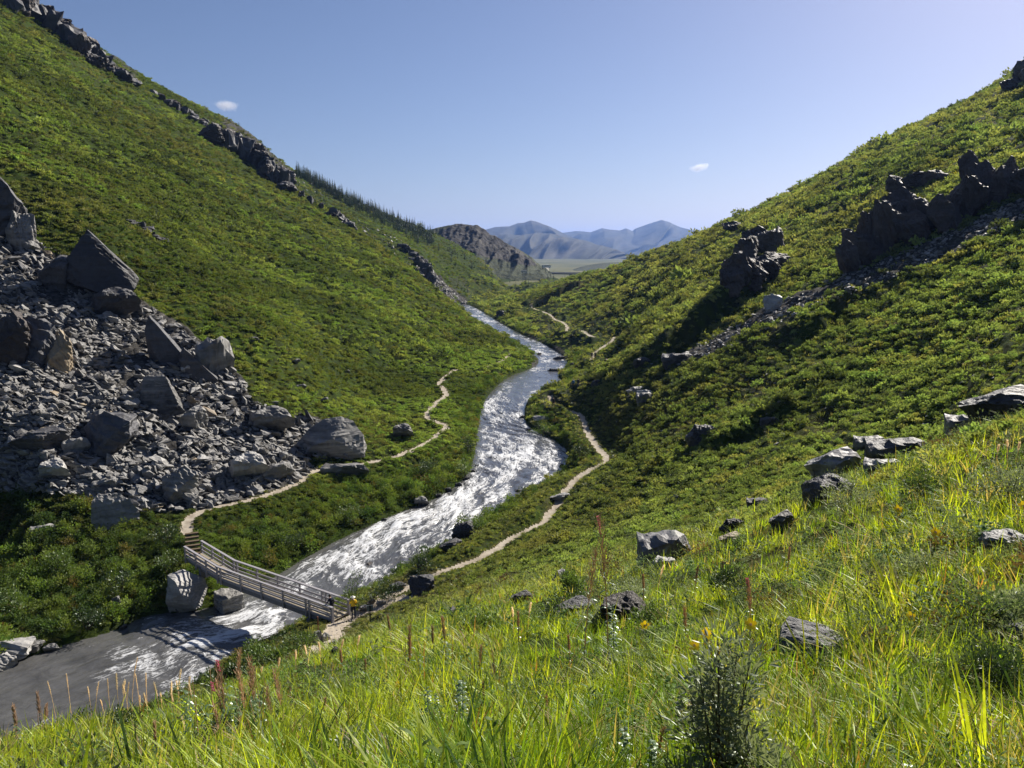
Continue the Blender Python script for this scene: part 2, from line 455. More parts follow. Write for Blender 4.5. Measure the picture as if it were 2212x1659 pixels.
TR_L = [(402, 1150, 3.0), (405, 1120, 3.3), (430, 1106, 3.4), (470, 1092, 3.4), (520, 1085, 3.4), (580, 1068, 3.4), (640, 1046, 3.4), (668, 1022, 3.3), (695, 1012, 3.2), (740, 1006, 3.1), (790, 1000, 3), (860, 985, 2.9), (900, 968, 2.8),
        (930, 950, 2.8), (945, 938, 2.7), (970, 921, 2.7), (948, 912, 2.8), (920, 902, 3.1), (926, 886, 3.2), (938, 872, 3.3), (964, 856, 3.4), (962, 842, 3.5), (945, 829, 3.7), (960, 815, 3.8), (984, 798, 4.0)]
TR_L2 = [(1040, 794, 3.4), (1066, 789, 3.4), (1085, 780, 3.5), (1100, 768, 3.6), (1113, 758, 3.8)]
TR_R = [(738, 1340, 2.7), (770, 1330, 2.7), (800, 1312, 2.8), (835, 1292, 2.9), (875, 1268, 3), (915, 1248, 3), (960, 1232, 3), (1020, 1212, 3), (1062, 1192, 3), (1090, 1170, 3), (1135, 1148, 3.1), (1178, 1128, 3.2), (1190, 1105, 3.2), (1212, 1080, 3.3),
        (1228, 1050, 3.5), (1262, 1018, 3.8), (1318, 996, 4.2), (1298, 975, 3.9), (1283, 955, 3.7), (1270, 935, 3.5), (1262, 915, 3.3), (1256, 897, 3.2), (1235, 888, 3.1), (1208, 882, 3), (1194, 872, 2.9), (1188, 860, 2.8)]
TR_R2 = [(1308, 803, 5), (1316, 792, 5.3), (1314, 775, 5.6)]
TR_R3 = [(1278, 776, 5), (1283, 762, 5.3), (1298, 752, 5.8), (1318, 740, 6.4), (1328, 728, 7)]
TR_R4 = [(1284, 728, 6.4), (1268, 722, 6.3), (1258, 714, 6.3)]
TR_R5 = [(1222, 718, 5.6), (1227, 706, 5.8), (1215, 695, 5.8), (1198, 690, 5.8), (1190, 680, 5.8), (1172, 673, 5.7), (1146, 664, 5.5)]
TR_SP = [(738, 1340, 2.7), (726, 1360, 3.4), (708, 1382, 4.6), (690, 1402, 6.2), (664, 1428, 8.2)]   # spur towards the camera
TRAILS = [(TR_L, 1.15), (TR_L2, 1.2), (TR_R, .95), (TR_R2, 1.0), (TR_R3, .95), (TR_R4, 1.4), (TR_R5, 1.2), (TR_SP, 1.7), (TR_R[:6], 2.3), ([(812, 1312, 3.0), (850, 1296, 3.4), (895, 1288, 3.9)], 1.7)]

CP = []      # control points (x, y, z)
def cps(*pts): CP.extend(unproj(*p) for p in pts)
def cpz(*pts): CP.extend(pz(*p) for p in pts)
for L, Rr in zip(BL, BR):
    CP.append(L+[0, 0, .4]); CP.append(Rr+[0, 0, .4]); CP.append((L+Rr)/2-[0, 0, .8])
for tr, w in TRAILS[:7]: cpz(*tr[::2])
cpz((726, 1360, 3.6), (708, 1382, 5.2))
# left bank shelf and scree slope
cpz((0, 1080, 4.8), (-200, 1090, 5), (200, 1110, 3.9), (300, 1200, 2.4), (150, 1250, 1.9), (0, 1330, 1.5), (-200, 1400, 1.5), (550, 1150, 2.0), (750, 1080, 1.9), (880, 1030, 1.8), (980, 960, 1.6), (1000, 880, 2), (420, 1180, 2.5))
cps((0, 930, 84), (0, 800, 91), (0, 600, 106), (0, 420, 124), (-300, 900, 80), (-300, 600, 95), (-300, 300, 125), (200, 930, 90), (200, 700, 105), (400, 900, 98), (250, 540, 121), (450, 760, 113), (560, 900, 104))
# left green slope
cps((0, 200, 158), (150, 300, 172), (300, 450, 150), (300, 600, 122), (400, 400, 200), (400, 300, 265), (500, 500, 196), (600, 700, 134), (700, 600, 200), (800, 700, 178), (760, 850, 138), (850, 800, 170), (900, 700, 212), (980, 740, 215),
    (200, 180, 240), (0, 60, 220), (560, 380, 300), (520, 600, 160))
EDGE = [(1098, 742, 232), (1034, 700, 258), (988, 668, 268), (960, 640, 275), (900, 590, 290), (840, 548, 299), (800, 520, 305), (740, 480, 315), (700, 455, 322), (640, 415, 336), (590, 372, 352)]
cps(*EDGE)
for px, py, s in EDGE[1:]: cps((px+14, py+26, s+42))
# skyline of the left hill and beyond it
SKYL = [(-400, -330, 250), (-200, -170, 265), (-60, -60, 285), (60, 0, 300), (200, 98, 335), (300, 160, 365), (400, 216, 395), (480, 256, 420), (555, 300, 445), (620, 364, 478), (690, 396, 520), (760, 430, 560), (830, 462, 610), (880, 483, 650), (930, 504, 700)]
cps(*SKYL)
for px, py, s in SKYL: cps((px+10, py+70, s*1.35))
# spur behind with the cliffs, scree and spruces
cps((700, 430, 470), (800, 490, 430), (860, 520, 425), (900, 560, 400), (930, 590, 385), (960, 605, 378), (985, 640, 372), (870, 500, 520), (940, 545, 500), (1000, 575, 520), (1040, 600, 500), (1080, 620, 490), (1020, 640, 430), (1060, 640, 440), (990, 610, 430),
    (1000, 545, 650), (1060, 576, 620), (1130, 606, 600))
for p in ((1000, 545, 650), (1060, 576, 620), (1130, 606, 600)): cps((p[0], p[1]+22, p[2]*1.2))
cpz((1150, 612, 4), (1200, 598, 3), (1130, 640, 5), (1080, 655, 4.6), (1040, 656, 4.3), (1200, 603, 3))
# right slope
cps((1800, 800, 86), (2000, 600, 103), (1800, 600, 128), (1600, 600, 172), (1600, 800, 104), (1400, 600, 262), (1400, 700, 172), (2212, 400, 126), (2000, 400, 170), (1700, 500, 210), (2212, 250, 196), (1500, 600, 215), (1500, 900, 98),
    (1700, 950, 72), (2000, 780, 78), (2212, 700, 70), (2000, 930, 62), (1400, 1050, 79), (1500, 1060, 70), (1350, 850, 122), (1400, 800, 128), (1300, 640, 300), (2100, 850, 62))
SKYR = [(2600, -140, 330), (2400, 20, 335), (2212, 142, 340), (2120, 205, 336), (2050, 236, 332), (1980, 268, 330), (1900, 311, 327), (1825, 350, 324), (1752, 394, 321), (1700, 420, 323), (1640, 451, 326), (1585, 474, 330), (1530, 500, 336), (1465, 528, 343), (1400, 550, 352), (1350, 570, 360), (1300, 586, 372), (1210, 612, 392), (1130, 634, 402), (1085, 646, 398)]
cps(*SKYR)
for px, py, s in SKYR: cps((px-8, py+42, s*1.30)); 
for px, py, s in SKYR[::2]: cps((px-8, py+90, s*1.6))
cps((2600, 400, 105), (2600, 150, 190), (2900, 100, 190), (2900, -300, 330), (2900, 600, 60), (2600, 700, 55))
# foreground knoll
FGE = [(2600, 860, 19), (2212, 930, 22), (2000, 1010, 24), (1750, 1095, 26), (1500, 1185, 28), (1200, 1275, 28), (900, 1372, 25.5), (650, 1442, 22), (430, 1538, 18), (200, 1592, 15), (0, 1628, 13), (-300, 1690, 11)]
cps(*FGE)
cps((0, 1720, 8), (500, 1680, 6.5), (1106, 1659, 5), (1700, 1659, 4.6), (2212, 1659, 4.4), (1700, 1400, 8.6), (2150, 1300, 8.5), (1300, 1400, 12.5), (2100, 1100, 15), (900, 1500, 11), (1700, 1200, 19), (-300, 1800, 6), (2700, 1659, 4.2), (2600, 1200, 9))
CP += [np.array((0, 1.6, 28.35)), np.array((3, 1.5, 28.9)), np.array((-3, 1.5, 27.2)), np.array((0, .8, 28.5))]
for px in range(-700, 3000, 300): CP.append(np.array(unproj(px, 560, 1150))*[1, 1, 0]+[0, 0, -6])
CP = np.array(CP)
def ab(x, y): return np.arctan2(x, y), .42*np.log(np.hypot(x, y))
ca, cb = ab(CP[:, 0], CP[:, 1])
def U(d2): return .5*d2*np.log(d2+1e-12)
n = len(CP)
A = np.zeros((n+3, n+3))
A[:n, :n] = U((ca[:, None]-ca)**2+(cb[:, None]-cb)**2)+np.eye(n)*2e-4
A[:n, n] = A[n, :n] = 1; A[:n, n+1] = A[n+1, :n] = ca; A[:n, n+2] = A[n+2, :n] = cb
# heights are fitted as elevation ratios so that near detail and far ridges weigh alike
rr = np.hypot(CP[:, 0], CP[:, 1])
wts = np.linalg.solve(A, np.r_[(CP[:, 2]-CAMZ)/rr, 0, 0, 0])
def tps(a, b):
    o = np.zeros(a.shape)
    for i in range(n): o += wts[i]*U((a-ca[i])**2+(b-cb[i])**2)
    return o+wts[n]+wts[n+1]*a+wts[n+2]*b

# polar grid about the viewer's hill: fine where the view looks, coarse outside
AZ = np.r_[np.linspace(-1.25, -.66, 40)[:-1], np.linspace(-.66, .66, 800), np.linspace(.66, 1.25, 40)[1:]]
LR = np.r_[np.linspace(math.log(1.0), math.log(18), 150)[:-1], np.linspace(math.log(18), math.log(480), 800)[:-1], np.linspace(math.log(480), math.log(1150), 70)]
NA, NL = len(AZ), len(LR)
a0 = np.linspace(-1.25, 1.25, 240); l0 = np.linspace(LR[0], LR[-1], 260)
ga, gl = np.meshgrid(a0, l0)
G0 = tps(np.clip(ga, -.95, .95), .42*gl)
def bil(G, fa, fl):
    ia = np.clip(np.floor(fa).astype(int), 0, G.shape[1]-2); il = np.clip(np.floor(fl).astype(int), 0, G.shape[0]-2)
    ta = np.clip(fa-ia, 0, 1); tl = np.clip(fl-il, 0, 1)
    return (G[il, ia]*(1-ta)+G[il, ia+1]*ta)*(1-tl)+(G[il+1, ia]*(1-ta)+G[il+1, ia+1]*ta)*tl
AA, LL = np.meshgrid(AZ, LR)
RR = np.exp(LL)
Z = CAMZ+RR*bil(G0, (AA-a0[0])/(a0[1]-a0[0]), (LL-l0[0])/(l0[1]-l0[0]))
X = RR*np.sin(AA); Y = RR*np.cos(AA)
Z = np.maximum(Z, -9)
far = sstep(700, 1100, RR); Z = Z*(1-far)-8*far

# zones, drawn on the photograph and carried by the ground
PX, PY, PS = proj(X, Y, Z)
def kd(P):
    k = kdtree.KDTree(len(P))
    for i, p in enumerate(P): k.insert((p[0], p[1], 0), i)
    k.balance(); return k
def kdist(k, m):
    out = np.full(m.shape, 99.0)
    for i in np.flatnonzero(m.ravel()):
        out.flat[i] = k.find((X.flat[i], Y.flat[i], 0))[2]
    return out
bankpts = np.r_[resample(BLs, .5), resample(BRs, .5)]
rivpoly = np.r_[BLs[:, :2], BRs[::-1, :2]]
near_r = (Y > 20) & (Y < 460) & (X > -75) & (X < 40) & (RR > 30) & (RR < 460)
inwat = near_r & in_poly(X, Y, rivpoly)
kb = kd(bankpts)
nb = near_r & (np.abs(PX-900) < 1400)
DB = kdist(kb, nb)
zbank = zw_at(Y)
trail_xyz = [resample(smoothline([pz(*p) for p in tr], 2), .3) for tr, w in TRAILS]
kt = kd(np.concatenate(trail_xyz))
DT = np.full(X.shape, 99.0)
nt_ = near_r & (Z < 16) & ~inwat
tw = np.concatenate([np.full(len(t), w) for t, (_, w) in zip(trail_xyz, TRAILS)])
tzs = np.concatenate(trail_xyz)[:, 2]
for i in np.flatnonzero(nt_.ravel()):
    co, j, d = kt.find((X.flat[i], Y.flat[i], 0)); DT.flat[i] = d/(tw[j]*.5)
    if d < 4.5:
        b_ = sstep(.8, 4.5, d); Z.flat[i] = Z.flat[i]*b_+(tzs[j]+(Z.flat[i]-tzs[j])*.12)*(1-b_)
SCREE = [(-400, 350), (0, 415), (50, 440), (78, 520), (150, 560), (200, 560), (290, 640), (330, 670), (390, 705), (470, 770), (525, 820), (545, 862), (610, 895), (680, 905), (790, 950), (760, 992), (650, 985), (690, 1008), (640, 1040), (560, 1068), (430, 1100), (300, 1105), (220, 1080), (90, 1060), (-400, 1075)]
SCREE2 = [(905, 575), (935, 590), (975, 625), (1010, 655), (1000, 668), (960, 640), (905, 600)]
GULLY = [(690, 455), (720, 462), (780, 505), (775, 520), (735, 490)]
BAND = [(560, 300), (625, 365), (700, 410), (700, 440), (760, 470), (870, 520), (905, 570), (930, 600), (905, 592), (840, 545), (740, 478), (640, 412), (560, 350), (480, 300)]
STRIP = [(1790, 605), (1900, 560), (2000, 520), (2120, 470), (2230, 415), (2230, 470), (2100, 530), (1960, 590), (1850, 630), (1700, 690), (1560, 760), (1440, 800), (1460, 770), (1600, 690)]
CREST = [(30, -60), (90, 0), (210, 95), (300, 155), (300, 200), (220, 150), (120, 70), (40, 20)]
CREST2 = [(470, 250), (560, 295), (600, 345), (640, 372), (640, 400), (560, 370), (500, 320)]
GULLY_R = [(960, 590), (1010, 600), (1025, 650), (1000, 655), (985, 640)]
ahead = PS < 200
def zone(poly, smin=0, smax=1e9): return in_poly(PX, PY, poly) & (PS > smin) & (PS < smax)
scree = zone(SCREE, 60, 160)
rock_a = np.zeros(X.shape)
rock_a = np.maximum(rock_a, .75*scree)
for P_, lo, hi, v in ((SCREE2, 340, 450, 1.2), (GULLY, 310, 520, .55), (BAND, 300, 560, .30), (STRIP, 75, 230, .62), (CREST, 200, 420, .55), (CREST2, 330, 520, .62), (GULLY_R, 350, 470, .45)):
    rock_a = np.maximum(rock_a, v*zone(P_, lo, hi))
def blur(G, k=2):
    for _ in range(k):
        G = (np.roll(G, 1, 0)+2*G+np.roll(G, -1, 0))/4; G = (np.roll(G, 1, 1)+2*G+np.roll(G, -1, 1))/4
    return G
rock_a = blur(rock_a, 3)
rock_a += .42*sstep(.05, .5, fbm((X*.83-Y*.55)*.05, Z*.10, 5))*sstep(40, 90, RR)*(X > 5)
rock_a += .25*(DB < 1.2)*(nb)
# relief: hummocks, terracettes across the slopes, small gullies
wat = blur(inwat.astype(float), 1)
sm = sstep(0, 7, np.where(inwat, 0, np.where(nb, DB, 99)))*sstep(.9, 3.0, DT)
hm = fbm(X*.30, Y*.30, 1, 3)*.34*sstep(10, 40, RR)+fbm(X*.95, Y*.95, 2, 3)*.16
hl = fbm(X*.045, Y*.045, 3, 3)*1.1*sstep(45, 110, RR)
left = X < np.interp(Y, BLs[::-1, 1] if BLs[0, 1] > BLs[-1, 1] else BLs[:, 1], BLs[:, 0])+4
zz = Z/2.1+fbm(X*.06, Y*.06, 9, 3)*1.6
terr = (np.abs((zz % 1)-.5)*2)
hl += np.where(left, .0, .55)*terr*sstep(40, 100, RR)*(.5+.5*sstep(-.2, .4, fbm(X*.05, Y*.05, 12)))
gul = fbm(AA*26, LL*5.0, 14, 3)
hl += np.where(left, .35, 1.0)*gul*sstep(60, 180, RR)*sstep(8, 22, Z)
hl += np.where(left, .5, 1.5)*fbm((X*.80-Y*.60)*.055, Z*.03, 15, 3)*sstep(45, 110, RR)
rough_rock = (fbm(X*.22, Y*.22, 21, 5)*1.6+np.abs(fbm(X*.7, Y*.7, 22, 3))*.7)*np.clip(rock_a, 0, 1)*sstep(60, 120, RR)
scl = blur(scree.astype(float), 4)*(fbm(X*.16, Y*.16, 24, 4)*1.5+np.abs(fbm(X*.4, Y*.4, 25, 3))*.9)
Z = Z+sm*scl
Z = Z+sm*(hm*(1-.4*scree)+hl)+sm*rough_rock*np.where(RR > 250, 1.8, .5)
# shaded cut banks on the right slope
def scarp(p0, p1, h, fall, hide=1.0):
    global Z
    t0 = np.array(p0[:2]); t1 = np.array(p1[:2]); L_ = np.linalg.norm(t1-t0); e = (t1-t0)/L_
    n_ = np.array([-e[1], e[0]])
    if n_ @ t0 < 0: n_ = -n_                       # n_ points away from the viewer
    u_ = (X-t0[0])*e[0]+(Y-t0[1])*e[1]; w_ = (X-t0[0])*n_[0]+(Y-t0[1])*n_[1]
    w_ = w_+2.0*fbm(u_*.10, u_*0+3, 48, 3)
    along_ = sstep(-.05*L_, .12*L_, u_)*sstep(1.1*L_, .8*L_, u_)
    Z = Z+along_*h*(sstep(-.8, .9, w_)*np.exp(-np.clip(w_, 0, None)/fall)-.45*sstep(2.5, -.8, w_)*np.exp(-np.clip(-w_, 0, None)/6)*(w_ < 2.5))
scarp(unproj(1425, 788, 128), unproj(1660, 648, 152), 4.0, 14)
scarp(unproj(1765, 712, 103), unproj(1850, 648, 113), 2.6, 9)
scarp(unproj(1150, 658, 345), unproj(1260, 622, 362), 2.6, 16)
scarp(unproj(1560, 950, 80), unproj(1720, 905, 82), 1.6, 7)
# river bed and banks
bank_lo = zbank+.12+.28*np.clip(DB, 0, 3)+.2*fbm(X*.5, Y*.5, 33, 3)*np.clip(DB, 0, 1)
Z = np.where(inwat, zbank-np.clip(.02+.35*DB, 0, 1.3), np.where(nb & (DB < 6), np.maximum(Z, bank_lo), Z))
onpath = (DT+np.where(left, .45, .75)*fbm(X*.7, Y*.7, 41, 3) < 1.0) & ~inwat
Z = Z-.10*blur(onpath.astype(float), 1)
PX, PY, PS = proj(X, Y, Z)
dry = np.clip(sstep(.1, .5, fbm(X*.02, Y*.02, 51))*.6+.5*sstep(.12, .5, fbm(X*.12, Y*.12, 52)), 0, 1)
dry = dry*np.where(left, .2, 1.0)
dry = np.maximum(dry, .9*sstep(1.6, 1.0, DT))
dry = np.maximum(dry, .45*scree)

def hgt(x, y):
    a = np.arctan2(x, y); l = np.log(np.hypot(x, y))
    return bil(Z, np.interp(a, AZ, np.arange(NA)), np.interp(l, LR, np.arange(NL)))
def cast(px, py, smin=2.0):
    """where the line of sight through a picture point meets the ground"""
    u = (px-CX)/FPX; v = -(py-CY)/FPX
    d = np.array([u, cp+v*sp, -sp+v*cp]); h = math.hypot(d[0], d[1])
    fa = np.interp(math.atan2(d[0], d[1]), AZ, np.arange(NA)); i = min(int(fa), NA-2); t = fa-i
    col = Z[:, i]*(1-t)+Z[:, i+1]*t
    r = RR[:, 0]
    g = (col-CAMZ)/r-d[2]/h
    k = np.flatnonzero((g >= 0) & (r > smin))
    if len(k) == 0: k = [NL-1]
    k = max(1, k[0]); w = g[k-1]/(g[k-1]-g[k]) if g[k] != g[k-1] else 1
    rr_ = r[k-1]+(r[k]-r[k-1])*np.clip(w, 0, 1)
    x = rr_*d[0]/h; y = rr_*d[1]/h
    return float(x), float(y), float(hgt(x, y))
def sdep(p): return p[1]*cp-(p[2]-CAMZ)*sp

idx = np.arange(NA*NL).reshape(NL, NA)
quads = np.stack([idx[:-1, :-1], idx[:-1, 1:], idx[1:, 1:], idx[1:, :-1]], -1).reshape(-1, 4)[:, ::-1]
def fmask(M): return (M[:-1, :-1].astype(int)+M[:-1, 1:]+M[1:, 1:]+M[1:, :-1]).reshape(-1)
f_path = fmask(onpath) >= 3
f_near = (fmask(RR < 34) >= 2) & ~f_path
f_left = (fmask(left) >= 2) & ~f_path & ~f_near
f_right = ~f_left & ~f_path & ~f_near
VV = np.stack([X, Y, Z], -1).reshape(-1, 3)
def ground(name, fm, mat, **k):
    q = quads[fm]
    used, inv = np.unique(q.ravel(), return_inverse=True)
    me = mesh(name, VV[used], inv.reshape(-1, 4), [mat], None, True, {'rocky': rock_a.ravel()[used], 'dry': dry.ravel()[used]})
    return tag(obj(name, me), kind='structure', **k)
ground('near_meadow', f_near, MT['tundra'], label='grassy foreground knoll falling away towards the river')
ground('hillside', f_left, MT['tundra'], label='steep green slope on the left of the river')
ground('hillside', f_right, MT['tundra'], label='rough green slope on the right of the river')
ground('path', f_path, MT['path'], label='trodden gravel footpath winding along both banks')

# ------------------------------------------------------------------ river surface
def river():
    CL = (BLs+BRs)/2
    d = np.r_[0, np.cumsum(np.linalg.norm(np.diff(CL, axis=0), axis=1))]
    us = np.r_[np.arange(0, 190, .16), np.arange(190, d[-1], .5)]
    L = np.stack([np.interp(us, d, BLs[:, k]) for k in range(3)], 1); Q = np.stack([np.interp(us, d, BRs[:, k]) for k in range(3)], 1)
    m = 72; vs = np.linspace(-.06, 1.06, m)
    P = L[:, None]*(1-vs[None, :, None])+Q[:, None]*vs[None, :, None]
    u = np.repeat(us[:, None], m, 1); wdt = np.linalg.norm(Q-L, axis=1)[:, None]; v = vs[None]*wdt
    x, y = P[..., 0], P[..., 1]
    # where the water is broken: calm grey pool lower left, rapids by the bridge and upstream
    lvl = np.interp(us, [0, 8, 16, 20, 25, 30, 36, 42, 52, 60, 75, 95, 120, 132, 142, 160, 176, 215, 400], [.14, .20, .26, .60, .72, .60, .45, .66, .80, .72, .82, .80, .78, .52, .34, .48, .55, .62, .62])[:, None]
    lvl = lvl*np.ones_like(u)
    wu = u+1.6*fbm(u*.16, v*.20, 61, 3); wv = v+1.2*fbm(u*.17+9, v*.22, 62, 3)
    big = fbm(wu*.30, wv*.46, 63, 3)                       # humps two to four metres long
    mid = 1-2.2*np.abs(fbm(wu*.55, wv*.85, 64, 3))         # sharp crests between them
    stand = np.sin(wu*1.55+1.5*fbm(u*.2, v*.5, 65, 2))
    amp = .03+.36*lvl**1.4
    edge = sstep(0, .12, vs)[None]*sstep(0, .12, 1-vs)[None]
    far_ = np.interp(us, [100, 200], [1, .55])[:, None]
    dz = amp*far_*(.62*big+.24*mid+.16*stand)*(.25+.75*edge)
    patch = fbm(wu*.075, wv*.17, 66, 3)
    foam = np.clip(lvl*(.52+.75*patch+.60*big+.28*(mid-.3)), 0, 1)*(.4+.6*edge)
    for bx, by, rad, k in ((792, 1240, 2.4, 1.0), (590, 1345, 3.0, 1.), (520, 1372, 2.4, .9), (455, 1385, 2.6, .7), (560, 1330, 2.2, .9), (850, 1150, 2.5, .9), (870, 1128, 2.2, 1.), (780, 1180, 2.5, .7), (700, 1225, 2.0, .7), (640, 1275, 2., .6), (740, 1225, 2.2, .8), (985, 1080, 2.8, .9), (1085, 985, 1.8, .8), (1010, 1060, 2.2, .8), (240, 1440, 1.4, .35), (90, 1590, 2.4, .8)):
        c = on_water(bx, by); dd = np.hypot(x-c[0], y-c[1])
        foam = np.clip(foam+k*.45*np.exp(-(dd/rad)**2)*(.6+.8*big+.3*mid), 0, 1)
        dz = dz+k*.16*np.exp(-(dd/rad/.6)**2)
    # quiet tail behind each bank
    V = P.copy(); V[..., 2] += dz+.02
    nU = len(us)
    ix = np.arange(nU*m).reshape(nU, m)
    q = np.stack([ix[:-1, :-1], ix[:-1, 1:], ix[1:, 1:], ix[1:, :-1]], -1).reshape(-1, 4)[:, ::-1]
    fl = np.stack([u, v, np.zeros_like(u)], -1).reshape(-1, 3)
    me = mesh('river', V.reshape(-1, 3), q, [MT['water']], None, True, {'flow': fl, 'foam': foam.ravel()})
    tag(obj('river', me), label='grey silty river with white rapids flowing down the valley', kind='structure')
river()

# ------------------------------------------------------------------ far country
def ridge_sheet(name, crest, foot, mat, nu=200, nv=60, amp=8, freq=8., seed=1, rocky=None, label=None, spur=0., back=.5, expo=1.0, kind='structure', fine=.35):
    """a hill face between a crest line and a foot line, with a back slope behind the crest"""
    Cc = np.array([unproj(*p) for p in crest]); Ff = np.array([unproj(*p) for p in foot])
    def par(P, t):
        d = np.r_[0, np.cumsum(np.hypot(np.diff(P[:, 0]), np.diff(P[:, 1])))]
        return np.stack([np.interp(t*d[-1], d, P[:, k]) for k in range(3)], 1)
    t = np.linspace(0, 1, nu)
    A_, B_ = par(Cc, t), par(Ff, t)
    v = np.linspace(0, 1, nv)
    P = A_[:, None]*(1-v[None, :, None])+B_[:, None]*v[None, :, None]
    zprof = (1-v)**expo
    P[..., 2] = B_[:, None, 2]+(A_[:, None, 2]-B_[:, None, 2])*zprof[None]
    tt = t[:, None]*np.ones(nv); vv = v[None]*np.ones((nu, 1))
    w = np.sin(np.pi*np.clip(vv, 0, 1))**.7
    rg = 1-2*np.abs(fbm(tt*freq+vv*.8, vv*.7, seed, 4 if rocky else 2, gain=.35))
    P[..., 2] += amp*(rg-.3)*w*(1-vv*.4)
    P[..., 1] -= spur*(rg-.3)*w
    P[..., 2] += amp*fine*fbm(tt*freq*5, vv*9, seed+5, 4)*(.25+w)*(1-vv)
    # back slope
    nb_ = 12; bv = np.linspace(0, 1, nb_+1)[1:]
    depth = np.linalg.norm((A_-B_)[:, :2], axis=1).mean()
    dirb = A_[:, :2]/np.linalg.norm(A_[:, :2], axis=1)[:, None]
    Bk = np.zeros((nu, nb_, 3))
    Bk[..., :2] = A_[:, None, :2]+dirb[:, None]*(bv*depth*back)[None, :, None]
    Bk[..., 2] = P[:, 0, 2][:, None]+(B_[:, 2]-A_[:, 2])[:, None]*bv[None]**1.2
    P = np.concatenate([Bk[:, ::-1], P], 1)
    m = nv+nb_
    ix = np.arange(nu*m).reshape(nu, m)
    q = np.stack([ix[:-1, :-1], ix[:-1, 1:], ix[1:, 1:], ix[1:, :-1]], -1).reshape(-1, 4)[:, ::-1]
    V = P.reshape(-1, 3)
    at = None
    px, py, s = proj(V[:, 0], V[:, 1], V[:, 2])
    rk = rocky(px, py) if rocky else np.zeros(len(V))
    if rocky is not None:
        V[:, 2] += np.clip(rk, 0, 1)*(fbm(V[:, 0]*.06, V[:, 1]*.06, seed+8, 4)*3.0+np.abs(fbm(V[:, 0]*.018, V[:, 1]*.05, seed+9, 3))*3)
    o = obj(name, mesh(name, V, q, [mat], None, True, {'rocky': rk}))
    return tag(o, label=label, kind=kind)
HILLROCK = [(930, 525), (960, 495), (990, 484), (1035, 488), (1085, 520), (1130, 548), (1160, 575), (1120, 572), (1070, 560), (1020, 548), (975, 538)]
ridge_sheet('rocky_hill', [(860, 515, 980), (905, 501, 970), (925, 497, 965), (950, 491, 955), (972, 486, 950), (992, 484, 950), (1010, 485, 945), (1030, 489, 940), (1045, 497, 935), (1062, 508, 930), (1088, 522, 920), (1115, 536, 910), (1140, 551, 900), (1160, 567, 890), (1176, 582, 880), (1186, 592, 870)],
            [(840, 620, 800), (950, 610, 790), (1050, 612, 780), (1130, 610, 790), (1180, 602, 800), (1200, 600, 815)], MT['rocky_hill'], 260, 90, 7, 7, 71,
            lambda px, py: .72*in_poly(px, py, HILLROCK)+.12, 'dark rocky hill closing the valley, scree below its crag', back=.8)
ridge_sheet('low_hill', [(1190, 596, 1750), (1225, 586, 1720), (1262, 574, 1700), (1300, 568, 1690), (1340, 566, 1690), (1380, 566, 1690), (1430, 570, 1700), (1500, 580, 1720)],
            [(1180, 600, 1350), (1260, 600, 1330), (1380, 600, 1330), (1500, 604, 1340)], MT['rocky_hill'], 80, 24, 3, 4, 77, label='low green hill on the plain behind the right slope')
ridge_sheet('mountain', [(900, 520, 7600), (960, 508, 7500), (1010, 503, 7400), (1045, 497, 7300), (1072, 490, 7250), (1100, 489, 7200), (1118, 482, 7150), (1132, 481, 7150), (1146, 476, 7100), (1160, 479, 7100), (1178, 486, 7050), (1200, 495, 7000), (1228, 510, 6950), (1270, 525, 6900), (1330, 545, 6850)],
            [(900, 562, 5600), (1100, 562, 5600), (1360, 562, 5600)], MT['mountain'], 220, 60, 40, 6, 81, label='blue pointed mountain, the left one of the far pair', spur=420, back=.6, fine=.10)
ridge_sheet('mountain', [(980, 530, 5900), (1030, 520, 5850), (1060, 510, 5800), (1090, 506, 5750), (1125, 508, 5700), (1160, 503, 5700), (1195, 505, 5650), (1225, 514, 5600), (1262, 520, 5550), (1295, 531, 5500), (1330, 543, 5450), (1365, 556, 5400), (1400, 562, 5300)],
            [(980, 566, 4300), (1100, 567, 4250), (1250, 567, 4200), (1400, 566, 4200)], MT['mountain'], 240, 60, 40, 8, 83, label='rounded ribbed ridge in front of the left far mountain', spur=380, back=.6, fine=.08)
ridge_sheet('mountain', [(1120, 520, 9800), (1190, 508, 9700), (1215, 503, 9650), (1245, 499, 9600), (1262, 500, 9600), (1275, 502, 9600), (1300, 493, 9500), (1318, 496, 9500), (1338, 498, 9450), (1352, 493, 9400), (1366, 499, 9400), (1372, 494, 9350), (1400, 484, 9300), (1428, 475, 9200), (1445, 480, 9200), (1470, 491, 9150), (1500, 498, 9100), (1530, 506, 9100), (1600, 515, 9000), (1700, 522, 9000), (1850, 530, 9000)],
            [(1120, 560, 7000), (1300, 561, 6800), (1500, 561, 6700), (1850, 561, 6700)], MT['mountain'], 320, 60, 42, 9, 87, label='blue peaked mountain, the right one of the far pair', spur=520, back=.6, fine=.12)
def plain():
    rs = np.r_[np.linspace(560, 1400, 24), np.geomspace(1500, 24000, 40)]
    aa = np.linspace(-1.25, 1.25, 120)
    a, r = np.meshgrid(aa, rs)
    x = r*np.sin(a); y = r*np.cos(a)
    z = np.interp(r, [560, 800, 1100, 2000, 4000, 24000], [-2, .5, -4, -12, -14, -16])+fbm(x*.004, y*.004, 91, 4)*np.interp(r, [560, 900, 2500], [.6, 2.0, 5])
    ix = np.arange(a.size).reshape(a.shape)
    q = np.stack([ix[:-1, :-1], ix[:-1, 1:], ix[1:, 1:], ix[1:, :-1]], -1).reshape(-1, 4)[:, ::-1]
    tag(obj('plain', mesh('plain', np.stack([x, y, z], -1).reshape(-1, 3), q, [MT['plain']], None, True)), label='flat green tundra plain beyond the valley', kind='structure')
plain()
